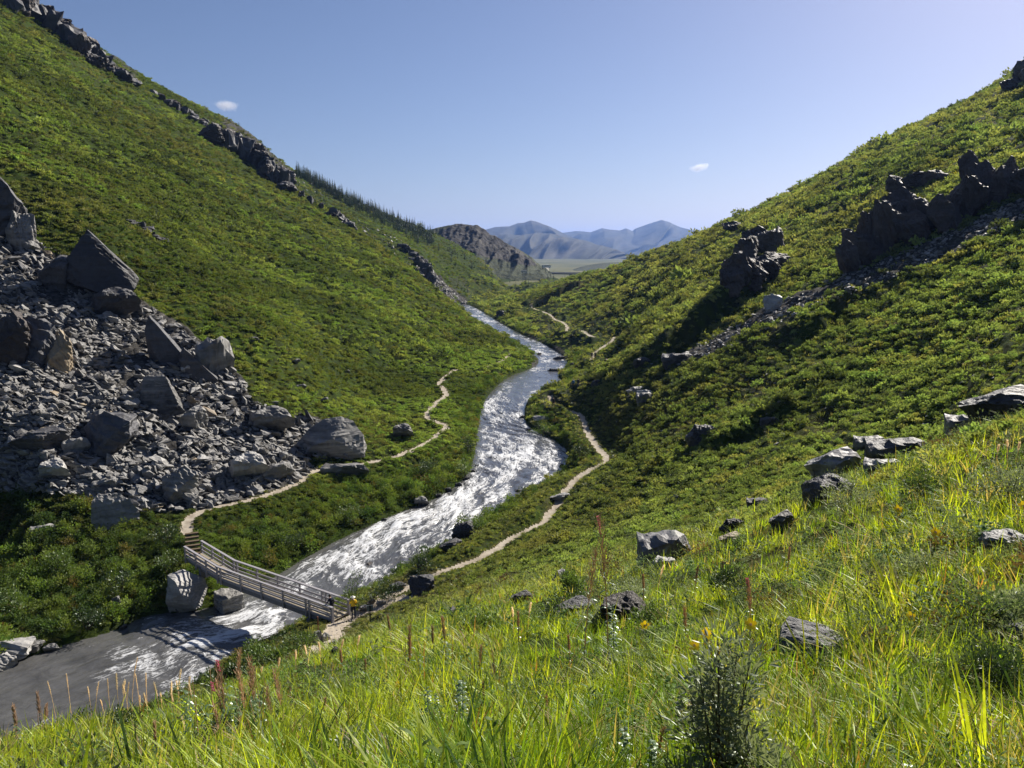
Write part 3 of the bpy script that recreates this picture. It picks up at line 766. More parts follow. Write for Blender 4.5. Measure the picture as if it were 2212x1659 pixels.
# ------------------------------------------------------------------ rocks
def hull_rock(seed, dims, npts=16, cuts=3, bed=(0, 0, 1), disp=.06, strata=.05, sfreq=5., pts=None, jitter=.0):
    """angular block: convex hull of scattered points, then bedding steps and chips pressed into its faces"""
    rn = random.Random(seed)
    bm = bmesh.new()
    if pts is None:
        pts = []
        for _ in range(npts):
            v = Vector((rn.gauss(0, 1), rn.gauss(0, 1), rn.gauss(0, 1))).normalized()
            k = max(abs(v.x), abs(v.y), abs(v.z))**.55
            pts.append(v/k*rn.uniform(.82, 1.0)*.5)
    for p in pts: bm.verts.new((p[0]*dims[0], p[1]*dims[1], p[2]*dims[2]))
    r = bmesh.ops.convex_hull(bm, input=bm.verts[:])
    bmesh.ops.delete(bm, geom=[e for e in set(r['geom_interior']+r['geom_unused']) if isinstance(e, bmesh.types.BMVert)], context='VERTS')
    if cuts:
        tgt = max(dims)/cuts/2.2
        for _ in range(7):
            es = [e for e in bm.edges if e.calc_length() > tgt]
            if not es or len(bm.verts) > 6000: break
            bmesh.ops.subdivide_edges(bm, edges=es, cuts=1)
            bmesh.ops.triangulate(bm, faces=bm.faces[:])
        bm.normal_update()
        co = np.array([v.co[:] for v in bm.verts]); nn = np.array([v.normal[:] for v in bm.verts])
        bd = np.array(bed, float); bd /= np.linalg.norm(bd)
        S = max(dims); o = rn.uniform(0, 50)
        h = co@bd
        hw = h*sfreq/S*2+.8*noise(co[:, 0]*1.6/S+o, co[:, 1]*1.6/S+co[:, 2]*1.3/S, seed)+1.1*noise(h*4.1/S+o, h*0+seed, seed+4)
        st = (np.floor(hw)+sstep(.25, .75, hw % 1))-hw
        lam = noise(hw*2.3+o, co[:, 0]*.8/S+co[:, 1]*.8/S, seed+1)
        lump = fbm(co[:, 0]*2.2/S+o, co[:, 1]*2.2/S+co[:, 2]*1.9/S, seed+2, 4)
        side = np.sqrt(np.clip(1-(nn@bd)**2, 0, 1))
        co = co+nn*(S*(disp*lump+side*strata*(st*.9+.55*lam)))[:, None]
        for v, c in zip(bm.verts, co): v.co = c
    bmesh.ops.triangulate(bm, faces=bm.faces[:])
    me = bpy.data.meshes.new('rock')
    bm.to_mesh(me); bm.free()
    return me
def with_mat(me, m):
    me = me.copy(); me.materials.clear(); me.materials.append(m); return me

ROCK_HI = [hull_rock(100+i, d, n_, 6, b, .07, .06, f) for i, (d, n_, b, f) in enumerate([
    ((1, .8, .7), 14, (0, .3, 1), 6), ((1, .6, .45), 12, (0, 0, 1), 5), ((1, .9, .9), 18, (.5, 0, 1), 7), ((1, .7, .5), 13, (.2, .4, 1), 8), ((1.0, .5, .85), 12, (1, .2, .3), 7), ((1, .85, .6), 16, (.3, .1, 1), 6)])]
ROCK_MID = [hull_rock(200+i, (1, R.uniform(.5, .95), R.uniform(.26, .7)), R.randint(9, 14), 2, (R.uniform(-.5, .5), R.uniform(-.5, .5), 1), .05, .08, 5) for i in range(12)]
ROCK_LO = [hull_rock(300+i, (1, R.uniform(.5, .95), R.uniform(.22, .7)), R.randint(8, 11), 0) for i in range(10)]
RH = {k: [with_mat(m, MT[k]) for m in ROCK_HI] for k in ('slate', 'slate_dark', 'slate_pale', 'tan_rock', 'lichen_rock', 'rust_rock')}
RM = {k: [with_mat(m, MT[k]) for m in ROCK_MID] for k in ('slate', 'slate_pale', 'slate_dark', 'tan_rock')}

ROCKX = []
def rock_at(px0, py0, px1, py1, label, mat='slate', i=None, name='boulder', group=None, rot=None, deep=.9, sink=.2, me=None, cat='rock', base=None, smin=2.0):
    """a boulder filling the given picture box, standing on the ground under the box's foot"""
    cx = (px0+px1)/2
    x, y, z = cast(cx, (base or py1)-.12*(py1-py0), smin)
    s = sdep((x, y, z))
    w = (px1-px0)*s/FPX; h = (py1-py0)*s/FPX/.93
    me = me or RH[mat][i if i is not None else R.randrange(6)]
    bb = np.array([v.co[:] for v in me.vertices]) if len(me.vertices) < 9000 else np.array(me.vertices[0].co)
    az = math.atan2(x, y)
    rz = (rot if rot is not None else R.uniform(-.35, .35))-az
    c_, s_ = math.cos(rz+az), math.sin(rz+az)
    bx = bb[:, 0]*c_-bb[:, 1]*s_; by = bb[:, 0]*s_+bb[:, 1]*c_
    ex, ez = np.ptp(bx), np.ptp(bb[:, 2])
    sx = w/ex; sz = h*(1+sink)/ez
    # the ground slopes up behind: push the block back by half its depth
    sy = deep*(sx+sz)/2*1.0
    dy = np.ptp(by)*sy*.25
    zz = z-bb[:, 2].min()*sz-h*sink
    o = obj(name, me, None, (x+math.sin(az)*dy, y+math.cos(az)*dy, zz), (0, 0, rz), (sx, sy, sz))
    tag(o, label, cat, group)
    ROCKX.append((x, y, w))
    return o

# the scree slope: notable blocks first
fin_pts = [(-.5, -.1, .0), (-.32, -.15, .12), (-.14, -.05, .5), (-.10, .12, .47), (.12, -.1, .22), (.42, 0, -.08), (.5, 0, -.2), (.42, -.2, -.34), (.18, -.25, -.5), (-.2, -.3, -.32), (-.46, -.1, -.22), (-.4, .45, -.3), (.4, .45, -.4), (.1, .4, .1), (0, -.18, .16)]
fin = with_mat(hull_rock(401, (1, 1, 1), 0, 6, (.62, .1, .8), .02, .030, 9, pts=fin_pts), MT['slate_dark'])
rock_at(150, 520, 298, 662, 'tall pointed dark slate fin standing at the top edge of the scree', me=fin, name='rock_fin', rot=0, deep=.6, sink=.0, base=668)
clf = with_mat(hull_rock(402, (1, .8, 1), 13, 6, (1, .1, .35), .04, .05, 8), MT['slate_dark'])
rock_at(-70, 405, 56, 520, 'dark slate cliff block cut by the left edge of the photo', me=clf, name='rock_block', rot=0, deep=.8)
rock_at(20, 470, 78, 545, 'leaning slate block just right of the cliff block at left edge', 'slate', 4, 'rock_block', rot=.1)
rock_at(90, 566, 165, 640, 'upright slate block left of the pointed fin', 'slate_dark', 0, 'rock_block', rot=.2)
rock_at(205, 632, 305, 692, 'broken dark slab below the pointed fin', 'slate_dark', 3, 'rock_slab', rot=.3)
rock_at(-20, 690, 70, 800, 'brown mossy outcrop at the left edge of the scree', 'rust_rock', 2, 'rock_block')
rock_at(100, 728, 157, 812, 'tan round faced boulder in the scree', 'tan_rock', 2, 'boulder', rot=.1)
rock_at(40, 700, 120, 790, 'dark jagged block beside the tan round faced boulder', 'slate_dark', 5, 'rock_block')
slab = with_mat(hull_rock(403, (1, .7, 1), 0, 5, (.7, 0, .7), .03, .04, 9, pts=[(-.5, -.2, .2), (-.5, .2, .3), (-.38, -.2, .5), (-.35, .2, .5), (.5, -.2, -.38), (.5, .2, -.3), (.35, -.2, -.5), (-.1, -.3, -.5), (.2, .3, -.5), (-.45, .2, -.3), (0, -.3, .12)]), MT['slate_dark'])
rock_at(322, 700, 412, 800, 'long dark slab leaning down the right edge of the scree', me=slab, name='rock_slab', rot=0, deep=.7)
rock_at(392, 762, 470, 830, 'lower dark slab leaning below the long slab at the scree edge', me=slab, name='rock_slab', rot=.2, deep=.7)
rock_at(425, 745, 505, 830, 'pile topping block at the right tip of the upper scree', 'slate', 1, 'rock_block')
wed = with_mat(hull_rock(404, (1, .8, 1), 0, 6, (.5, .2, .85), .03, .04, 10, pts=[(-.5, -.3, -.5), (-.45, .2, .1), (-.28, -.1, .42), (.0, .1, .5), (.12, -.15, .40), (.32, -.3, -.2), (.5, 0, -.5), (.3, .35, -.5), (-.3, .4, -.5), (0, -.45, -.5), (.30, .2, .0)]), MT['slate'])
rock_at(296, 818, 404, 902, 'pointed banded boulder in the middle of the scree', me=wed, name='boulder', rot=0)
rock_at(192, 905, 302, 985, 'large rounded layered boulder low in the scree', 'slate_dark', 5, 'boulder', rot=-.2)
rock_at(28, 935, 150, 985, 'dark wedge boulder low on the left of the scree', 'slate_dark', 0, 'boulder')
rock_at(136, 952, 192, 984, 'smooth pale flat slab beside the dark wedge boulder', 'slate_pale', 1, 'rock_slab')
rock_at(388, 888, 450, 940, 'square block with a deep shadow under its left side', 'slate', 0, 'rock_block')
whale = with_mat(hull_rock(405, (1, .8, 1), 0, 6, (.1, .3, 1), .025, .02, 9, pts=[(-.5, -.3, -.5), (-.5, 0, -.1), (-.36, 0, .22), (-.12, -.05, .46), (.12, 0, .5), (.3, 0, .38), (.44, -.1, .05), (.5, -.1, -.28), (.46, -.35, -.5), (.2, -.42, -.5), (0, -.5, .05), (-.3, -.5, -.1), (-.2, .5, -.5), (.3, .4, -.5), (.2, .35, .3)]), MT['slate'])
rock_at(648, 916, 793, 985, 'big whale backed grey boulder beside the left footpath', me=whale, name='boulder', rot=0, deep=.9)
rock_at(850, 922, 897, 952, 'small grey boulder in the grass above the left footpath', 'slate', 3, 'boulder')
strp = with_mat(hull_rock(406, (1, .8, 1), 0, 6, (.75, .1, .65), .02, .05, 11, pts=[(-.5, -.2, -.1), (-.46, -.1, .38), (-.3, .1, .5), (.1, .1, .46), (.3, 0, .3), (.5, -.1, -.05), (.48, -.2, -.3), (.2, -.35, -.5), (-.15, -.35, -.5), (-.45, -.3, -.35), (0, .4, -.5), (.3, .3, -.4)]), MT['slate_pale'])
rock_at(204, 1078, 299, 1148, 'pale striped boulder standing alone in the left bank shrubs', me=strp, name='boulder', rot=0)
rock_at(66, 1138, 120, 1156, 'flat pale stone lying in the left bank shrubs', 'slate_pale', 1, 'flat_stone')
rock_at(500, 990, 585, 1048, 'pale banded block by the path at the foot of the scree', 'slate_pale', 3, 'rock_block')
rock_at(565, 1008, 634, 1044, 'grey slab beside the pale banded block at the scree foot', 'slate', 1, 'rock_slab')
rock_at(355, 1020, 430, 1085, 'rounded grey boulder at the foot of the scree', 'slate', 2, 'boulder')
rock_at(540, 890, 640, 945, 'long dark slab heap left of the whale backed boulder', 'slate', 3, 'rock_slab')
rock_at(690, 1008, 796, 1036, 'long flat slab lying across the shrubs below the left path', 'slate', 1, 'rock_slab', rot=-.25)
rock_at(200, 1040, 265, 1068, 'pale tilted slab at the lower edge of the scree', 'slate_pale', 1, 'rock_slab')
rock_at(92, 1000, 152, 1046, 'pale striped block on the mossy patch at lower left scree', 'slate_pale', 3, 'rock_block')
for (a, b, c, d) in ((528, 730, 560, 742), (640, 832, 662, 842), (628, 777, 650, 786), (580, 868, 604, 876), (690, 860, 712, 870), (745, 800, 757, 808), (470, 770, 500, 782)):
    rock_at(a, b, c, d, 'small flat grey stone in the left hillside grass', 'slate', None, 'flat_stone', 'stones in the left hillside grass')
# by the river
rk1 = with_mat(hull_rock(407, (1, .9, 1), 15, 6, (.4, .5, .75), .05, .03, 7), MT['slate_pale'])
rock_at(360, 1248, 446, 1322, 'big pale cracked boulder under the left end of the bridge', me=rk1, name='boulder', rot=0, base=1330)
cube = with_mat(hull_rock(408, (1, 1, 1), 0, 6, (0, .2, 1), .09, .05, 5, pts=[(a+R.uniform(-.06, .06), b+R.uniform(-.06, .06), c+R.uniform(-.04, .04)) for a in (-.5, .5) for b in (-.5, .5) for c in (-.5, .5)]+[(.55, 0, 0), (-.55, .1, .1)]), MT['slate'])
rock_at(466, 1284, 528, 1334, 'square rock block carrying the bridge at the water edge', me=cube, name='rock_block', rot=.35, deep=1.0, base=1340)
rock_at(-30, 1402, 82, 1442, 'large pale boulder at the left bank waterline', 'slate_pale', 5, 'boulder', base=1436)
rock_at(-30, 1428, 38, 1466, 'pale boulder in the water at the left edge of the photo', 'slate_pale', 2, 'boulder', base=1462)
rock_at(50, 1392, 98, 1416, 'smaller grey boulder behind the large pale waterline boulder', 'slate', 0, 'boulder', base=1416)
rock_at(96, 1395, 130, 1412, 'small grey stone at the water edge of the left bank', 'slate', 3, 'boulder', base=1412)
rock_at(240, 1292, 262, 1312, 'grey stone in the bushes above the calm pool', 'slate', 2, 'boulder')
rock_at(258, 1352, 276, 1366, 'dark stone at the water edge below the left bushes', 'slate_dark', 0, 'boulder')
rock_at(380, 1286, 410, 1318, 'grey stone wedged left of the cracked boulder', 'slate', 2, 'boulder', base=1322)
rock_at(764, 1218, 816, 1248, 'wet brown boulder with rapids breaking over it', 'rust_rock', 2, 'boulder', base=1252)
for a in ((1062, 975, 1110, 990, 'submerged brown rock making a bulge in the upper rapids'), (893, 1074, 928, 1094, 'pale stone at the left water edge above the rapids'), (975, 1130, 1030, 1165, 'dark boulder at the right water edge halfway up the rapids'),
          (948, 1168, 1000, 1194, 'squat dark boulder on the right bank near the rapids'), (900, 1205, 925, 1224, 'dark stone at the right water edge above the bridge'), (1150, 898, 1200, 906, 'pale flat ledge on the inner bend of the right bank'),
          (1193, 768, 1222, 780, 'dark wet rock in the river at the far bend'), (1180, 795, 1212, 806, 'low dark rock bar in the far bend'), (1072, 670, 1090, 684, 'small dark rock in the farthest visible water'), (1188, 1066, 1232, 1082, 'flat step stone on the right footpath')):
    rock_at(*a[:4], a[4], 'slate_dark' if 'dark' in a[4] or 'brown' in a[4] else 'slate_pale', None, 'flat_stone' if 'flat' in a[4] else 'boulder', base=a[3]+3)
for px, py, w in ((1020, 1024, 14), (1008, 1040, 16), (990, 1054, 18), (968, 1064, 16), (948, 1076, 14), (1030, 1012, 12), (1120, 1068, 16), (1142, 935, 14), (1138, 948, 16), (1150, 958, 14), (1215, 1010, 12), (1128, 905, 12), (1235, 790, 10), (1165, 770, 12), (905, 1092, 15), (830, 1128, 12), (1010, 1148, 14)):
    rock_at(px-w/2, py-w*.55, px+w/2, py+2, 'small dark stone along the river edge', 'slate_dark', None, 'stone', 'stones along the river edge')
# path stones by the bridge
for a in ((795, 1296, 812, 1308, 'dark block beside the path right of the bridge', 'slate'), (812, 1300, 835, 1310, 'pale slab beside the path right of the bridge', 'slate_pale'), (776, 1310, 800, 1322, 'pale flat stone at the near edge of the bridge path', 'slate_pale'),
          (674, 1368, 696, 1396, 'white veined boulder below the bridge path', 'slate_pale'), (694, 1372, 714, 1392, 'pale round boulder beside the white veined boulder', 'slate_pale'), (710, 1388, 734, 1406, 'pale block at the bend of the spur path', 'slate_pale'), (712, 1402, 732, 1422, 'brown block under the pale block on the spur path', 'rust_rock'),
          (648, 1428, 670, 1446, 'mottled stone in the shrubs below the spur path', 'slate'), (884, 1252, 942, 1286, 'dark overhung rock above the right footpath', 'slate_dark'), (840, 1262, 880, 1276, 'low dark rock at the corner of the right footpath', 'slate_dark')):
    rock_at(a[0], a[1], a[2], a[3], a[4], a[5], None, 'boulder' if 'boulder' in a[4] or 'rock' in a[4] else 'path_stone')
# foreground and right slope
def rock_fg(px0, py0, px1, py1, *a, **k):
    k.setdefault('sink', .45); k.setdefault('deep', 1.25)
    return rock_at(px0, py0, px1, py1, *a, **k)
flat = with_mat(hull_rock(409, (1, .9, 1), 0, 6, (0, .3, 1), .035, .02, 8, pts=[(-.5, 0, -.3), (-.42, -.2, .2), (-.3, .2, .5), (.1, .1, .45), (.3, -.1, .28), (.46, 0, .1), (.5, -.2, -.4), (0, -.5, -.2), (-.2, -.5, -.4), (0, .5, .1), (.4, .4, -.2), (.1, -.3, .25)]), MT['lichen_rock'])
rock_fg(1665, 1374, 1852, 1436, 'flat lichen covered rock lying in the near grass', me=flat, name='flat_rock', rot=.1, deep=1.2, sink=.2)
rock_fg(1738, 983, 1856, 1050, 'blocky grey outcrop above the pale shrubs on the right slope', 'lichen_rock', 0, 'rock_outcrop')
rock_fg(1738, 1042, 1850, 1084, 'dark overhanging ledge under the blocky grey outcrop', 'slate_dark', 3, 'rock_outcrop', rot=.4, sink=.9)
rock_fg(1866, 962, 2006, 1012, 'long dark tilted slab right of the blocky outcrop', 'slate_dark', 1, 'rock_slab', rot=.35)
rock_fg(1862, 1000, 1950, 1032, 'pale flat slab in front of the long dark tilted slab', 'lichen_rock', 1, 'rock_slab')
rock_fg(1842, 950, 1912, 980, 'small slab behind the blocky outcrop', 'slate', 1, 'rock_slab', rot=.3)
rock_fg(1372, 1172, 1490, 1232, 'leaning layered slab at the edge of the near grass', 'lichen_rock', 1, 'rock_slab', rot=.3)
rock_fg(1410, 1212, 1462, 1236, 'small pale stone in front of the leaning layered slab', 'slate_pale', 1, 'flat_stone')
rock_fg(1552, 1128, 1604, 1158, 'dark leaning stone beyond the near grass', 'slate_dark', 4, 'boulder')
rock_fg(1552, 1156, 1602, 1180, 'reddish pale rock in front of the dark leaning stone', 'tan_rock', 0, 'boulder')
rock_fg(1660, 1112, 1712, 1152, 'cracked grey boulder at the top of the near grass', 'slate', 0, 'boulder')
rock_fg(2076, 850, 2240, 925, 'big dark outcrop at the right edge of the photo', 'slate_dark', 0, 'rock_outcrop', rot=.2)
rock_fg(2040, 905, 2140, 940, 'low slabs below the big dark outcrop at the right edge', 'slate', 1, 'rock_slab', rot=.3)
rock_fg(2120, 1160, 2230, 1200, 'dark mossy rock in the near grass at the right edge', 'lichen_rock', 3, 'rock_slab')
rock_fg(2165, 1352, 2240, 1384, 'dark lichen stone low at the right edge of the photo', 'lichen_rock', 0, 'flat_rock')
rock_fg(1185, 1306, 1288, 1340, 'dark rock bank under the shrubs in front of the grass', 'slate_dark', 0, 'rock_outcrop', rot=.1, sink=.9)
rock_fg(1300, 1302, 1408, 1344, 'brown rock bank beside the tall fireweed', 'rust_rock', 3, 'rock_outcrop', rot=-.2, sink=.9)
rock_fg(1335, 1280, 1375, 1300, 'grey stone topping the brown rock bank', 'slate', 0, 'boulder')
rock_fg(1192, 1238, 1228, 1268, 'grey upright stone left of the tall fireweed', 'lichen_rock', 4, 'boulder')
rock_fg(1100, 1284, 1150, 1312, 'dark stone on the slope above the leafy pale bush', 'slate_dark', 0, 'boulder')
rock_fg(965, 1316, 985, 1336, 'small pale stone in the grass under the rusty fireweed', 'slate', 0, 'boulder')
for a in ((1368, 776, 1410, 792, 'dark rocks at the lower end of the shaded bank'), (1425, 768, 1500, 792, 'dark overhang at the foot of the shaded bank'), (1352, 838, 1400, 850, 'pale slab on the right slope above the hikers'), (1376, 846, 1412, 862, 'grey pointed stone on the right slope above the hikers'),
          (1372, 852, 1410, 874, 'long curved grey boulder on the right slope'), (1278, 824, 1296, 840, 'dark pointed rock near the hikers at the bend'), (1650, 640, 1690, 668, 'grey rock at the end of the pale stone strip'), (1480, 925, 1545, 965, 'dark mossy knob on the lower right slope'),
          (1640, 905, 1682, 926, 'dark stone on the right slope above the shrubs'), (1610, 1082, 1660, 1100, 'dark half buried rock on the right slope'), (1180, 590, 1195, 597, 'pale rock beside the far road')):
    rock_fg(a[0], a[1], a[2], a[3], a[4], 'slate_dark' if 'dark' in a[4] else 'slate_pale', None, 'boulder', smin=45)

# crags: each one thing made of its own blocks
def crag(name, label, blocks, mat, seed, meshes=None, smin=60, deep=1.1):
    rn = random.Random(seed)
    ps = []
    for (px0, py0, px1, py1) in blocks:
        x, y, z = cast((px0+px1)/2, py1, smin)
        ps.append((x, y, z, px0, py0, px1, py1))
    c = np.mean([p[:3] for p in ps], 0)
    root = empty(name, tuple(c))
    tag(root, label, 'rock outcrop')
    for (x, y, z, px0, py0, px1, py1) in ps:
        s = sdep((x, y, z)); w = (px1-px0)*s/FPX; h = (py1-py0)*s/FPX/.97
        me = rn.choice(meshes or RH[mat])
        az = math.atan2(x, y)
        o = obj('rock_block', me, root, (x+math.sin(az)*w*.2-c[0], y+math.cos(az)*w*.2-c[1], z-c[2]+h*.42), (rn.uniform(-.25, .25), rn.uniform(-.2, .2), -az+rn.uniform(-.5, .5)))
        zx = np.ptp([v.co.z for v in me.vertices])
        o.scale = (w*1.12, w*deep, h*(1.15 if smin < 100 else .85)/zx)
    return root
rn = random.Random(5)
def along(top, bot, n, wmin, wmax, hfrac=1.0, seed=1):
    """blocks filling the band between two picture lines"""
    rr_ = random.Random(seed); out = []
    T = np.array(top, float); B = np.array(bot, float)
    for i in range(n):
        t = (i+rr_.uniform(.1, .9))/n
        def at(P):
            d = np.r_[0, np.cumsum(np.hypot(*np.diff(P, axis=0).T))]
            return np.array([np.interp(t*d[-1], d, P[:, 0]), np.interp(t*d[-1], d, P[:, 1])])
        a, b = at(T), at(B)
        w = rr_.uniform(wmin, wmax); k = rr_.uniform(.55, 1)*hfrac
        m = a if rr_.random() < .62 else a+(b-a)*rr_.uniform(.15, .6)
        e = m+(b-m)*k
        out.append((m[0]-w/2, m[1], m[0]+w/2, max(e[1], m[1]+w*.5)))
    return out
rock_right = [hull_rock(500+i, (1, .9, 1), 13, 6, (.75, -.2, .65), .12, .07, 6) for i in range(5)]
for m in rock_right: m.materials.append(MT['rust_rock'])
def face_hull(seed, pts, disp=.035, strata=.028):
    P_ = [(x_, y_, z_) for x_, y_, z_ in pts]+[(x_*.8, .55, max(z_-.1, -.5)) for x_, y_, z_ in pts]
    me = hull_rock(seed, (1, .8, 1), 0, 9, (.7, -.1, .7), disp, strata, 13, pts=P_); me.materials.append(MT['rust_rock']); return me
def main_block(root, me, px0, py0, px1, py1, smin=60, deep=.6, push=.1):
    x_, y_, z_ = cast((px0+px1)/2, py0+.80*(py1-py0), smin); s_ = sdep((x_, y_, z_)); w = (px1-px0)*s_/FPX; h = (py1-py0)*s_/FPX/.97
    az = math.atan2(x_, y_); zc = ztop(x_, y_, (py0+py1)/2)
    o = obj('rock_face', me, root, (x_+math.sin(az)*w*push-root.location.x, y_+math.cos(az)*w*push-root.location.y, zc-root.location.z), (0, 0, -az), (w, w*deep, h))
    return o
c1 = crag('crag', 'huge dark brown crag on the right slope above the pale stone strip',
     [(1806, 520, 1850, 596), (1820, 480, 1880, 580), (1850, 445, 1915, 560), (1880, 420, 1950, 550), (1912, 402, 1980, 520), (1960, 415, 2040, 505), (2000, 428, 2075, 500), (2040, 398, 2100, 480), (2066, 372, 2130, 470), (2072, 326, 2112, 420), (2090, 345, 2140, 440), (2130, 360, 2180, 440), (2162, 342, 2206, 420), (2180, 356, 2250, 425), (1930, 455, 2000, 530), (1850, 510, 1910, 570), (2235, 335, 2330, 420)], 'rust_rock', 3, rock_right)
c2 = crag('crag', 'dark crag halfway down the right slope, left of the huge brown crag',
     [(1552, 575, 1605, 634), (1560, 545, 1625, 612), (1580, 512, 1650, 592), (1602, 490, 1665, 560), (1635, 492, 1700, 552), (1610, 550, 1680, 602), (1590, 560, 1650, 625), (1560, 600, 1600, 640), (1650, 540, 1705, 580)], 'rust_rock', 4, rock_right)
crag('crag', 'dark ledge of rock above the gap between the two right crags', [(1915, 378, 1975, 420), (1950, 372, 2010, 410), (1990, 368, 2040, 400), (1560, 478, 1600, 500)], 'rust_rock', 6, rock_right)
crag('crag', 'rocky knob standing on the skyline at the upper right edge', [(2188, 128, 2240, 178), (2205, 140, 2280, 185), (2160, 165, 2200, 195)], 'rust_rock', 7, rock_right)
crag('crag', 'craggy rock rim on the skyline at the top left corner', along([(30, -30), (110, 8), (180, 74), (235, 120)], [(70, 30), (140, 78), (200, 130), (245, 160)], 34, 22, 64, 1, 11)+along([(120, 35), (200, 105), (300, 172)], [(135, 80), (215, 150), (300, 195)], 20, 16, 44, 1, 13), 'slate', 8, RM['slate_dark']+RH['rust_rock'], 120, 1.3)
crag('crag', 'overhanging rock rim halfway down the left skyline', along([(455, 258), (520, 282), (552, 298), (572, 330), (600, 352), (630, 372)], [(490, 310), (540, 345), (575, 385), (605, 405), (640, 412)], 46, 14, 56, 1, 17)+along([(330, 190), (400, 228), (470, 264)], [(335, 210), (400, 252), (470, 290)], 16, 12, 34, 1, 18)+along([(500, 300), (560, 350), (620, 400)], [(510, 320), (570, 380), (620, 425)], 7, 12, 34, .8, 16), 'slate', 9, RM['slate_dark']+RH['rust_rock'], 200, 1.3)
crag('crag', 'dark layered cliff band falling from the rim below the spruces', along([(600, 380), (650, 408), (700, 438), (745, 468), (790, 505)], [(625, 420), (665, 452), (710, 486), (755, 515), (795, 532)], 9, 10, 30, .7, 19)+along([(700, 445), (760, 480)], [(715, 480), (770, 515)], 5, 14, 34, .7, 20), 'slate', 10, RM['slate_dark']+RH['rust_rock'], 300, 1.3)
crag('crag', 'black cliff above the pale far scree chute', along([(868, 522), (895, 545), (925, 562), (932, 595)], [(880, 540), (905, 580), (928, 615), (940, 625)], 22, 16, 30, 1, 23), 'slate', 12, RM['slate_dark']+RH['slate_dark'], 320)
crag('crag', 'small dark outcrop high in the left green slope', along([(270, 470), (310, 480), (345, 505), (365, 520)], [(275, 480), (315, 498), (350, 520), (366, 528)], 11, 14, 30, .8, 27), 'slate', 14, RM['slate_dark'], 100)

# loose blocks of the scree: the largest 230 one by one, the rest as one heap
def in_scree(n, poly, smin, smax, seed, gap=True):
    rs = np.random.default_rng(seed); out = []
    P = np.array(poly); lo, hi = P.min(0), P.max(0)
    while len(out) < n:
        px = rs.uniform(lo[0], hi[0]); py = rs.uniform(lo[1], hi[1])
        if px < -60 or not in_poly(np.array(px), np.array(py), poly): continue
        if gap and fbm(px*.012, py*.02, 71, 3) > .22+rs.random()*.3: continue
        p = cast(px, py, smin)
        if not smin < sdep(p) < smax: continue
        out.append((px, py)+p)
    return out
spots = in_scree(245, SCREE, 70, 150, 31)
MARKS = [(225, 600, 'the pointed fin'), (20, 460, 'the cliff block at the left edge'), (128, 770, 'the tan round boulder'), (20, 745, 'the brown mossy outcrop'), (367, 750, 'the long leaning slab'), (430, 796, 'the lower leaning slab'), (465, 788, 'the pile topping block'),
         (350, 860, 'the pointed banded boulder'), (247, 945, 'the large layered boulder'), (89, 960, 'the dark wedge boulder'), (164, 968, 'the smooth pale slab'), (419, 914, 'the square shadowed block'), (720, 950, 'the whale backed boulder'), (542, 1019, 'the pale banded block'), (392, 1052, 'the rounded grey boulder'), (590, 918, 'the long dark slab heap'), (232, 1054, 'the pale tilted slab'), (122, 1023, 'the pale striped block')]
for i, (px, py, x, y, z) in enumerate(spots):
    s = sdep((x, y, z))
    w = (1.0+1.9*NR.random()**1.8)*(1.15 if py < 800 else 1.0)
    low = py > 800
    kind_ = 'slate_pale' if R.random() < (.34 if low else .14) else 'slate'
    if R.random() < .07: kind_ = 'tan_rock'
    elif R.random() < .12: kind_ = 'slate_dark'
    me = RM[kind_][R.randrange(12)]
    o = obj('scree_block', me, None, (x, y, z+w*.12), (0, 0, 0), (w, w, w))
    az_ = math.atan2(x, y)
    o.rotation_euler = (Matrix.Rotation(R.gauss(.42, .22), 3, Vector((math.sin(az_), math.cos(az_), 0))) @ Euler((R.uniform(-.35, .35), R.uniform(-.3, .3), R.uniform(0, 6.28))).to_matrix()).to_euler()
    dm = me.vertices; ext = np.ptp(np.array([v.co[:] for v in dm]), 0)
    shape = 'flat slab' if ext[2] < .45 else 'chunky block' if ext[2] > .62 else 'angular block'
    size_ = 'huge' if w > 2.4 else 'big' if w > 1.8 else 'middling' if w > 1.3 else 'small'
    qx, qy, nm = min(MARKS, key=lambda q: (q[0]-px)**2+(q[1]-py)**2)
    dx, dy = px-qx, py-qy
    where = ('right of' if dx > 0 else 'left of') if abs(dx) > abs(dy)*1.3 else ('below' if dy > 0 else 'above')
    if abs(dx) <= abs(dy)*1.3 and abs(dx) > abs(dy)*.5: where += ' and ' + ('right of' if dx > 0 else 'left of')
    tag(o, '%s %s %s %s %s' % (size_, {'slate_pale': 'pale', 'slate': 'grey', 'tan_rock': 'tan', 'slate_dark': 'dark'}[kind_], shape, where, nm), 'rock', 'loose blocks on the scree slope')
def heap(name, label, spots, meshes, size, matl, seed, sink=.1):
    rs = np.random.default_rng(seed)
    VS = [np.array([v.co[:] for v in m.vertices]) for m in meshes]
    FS = [np.array([p.vertices[:] for p in m.polygons]) for m in meshes]
    Vo, Fo, b = [], [], 0
    for (px, py, x, y, z) in spots:
        k = rs.integers(len(meshes)); w = size(rs, px, py)
        az_ = math.atan2(x, y)
        M = np.array(Matrix.Rotation(rs.normal(.40*(x < 0)-.35*(x > 0), .25), 3, Vector((math.sin(az_), math.cos(az_), 0))) @ Euler((rs.uniform(-.45, .45), rs.uniform(-.45, .45), rs.uniform(0, 6.28))).to_matrix())
        V = (VS[k]*w)@M.T+np.array([x, y, z+w*sink])
        Vo.append(V); Fo.append(FS[k]+b); b += len(V)
    me = mesh(name, np.concatenate(Vo), np.concatenate(Fo), [matl])
    return tag(obj(name, me), label, kind='stuff')
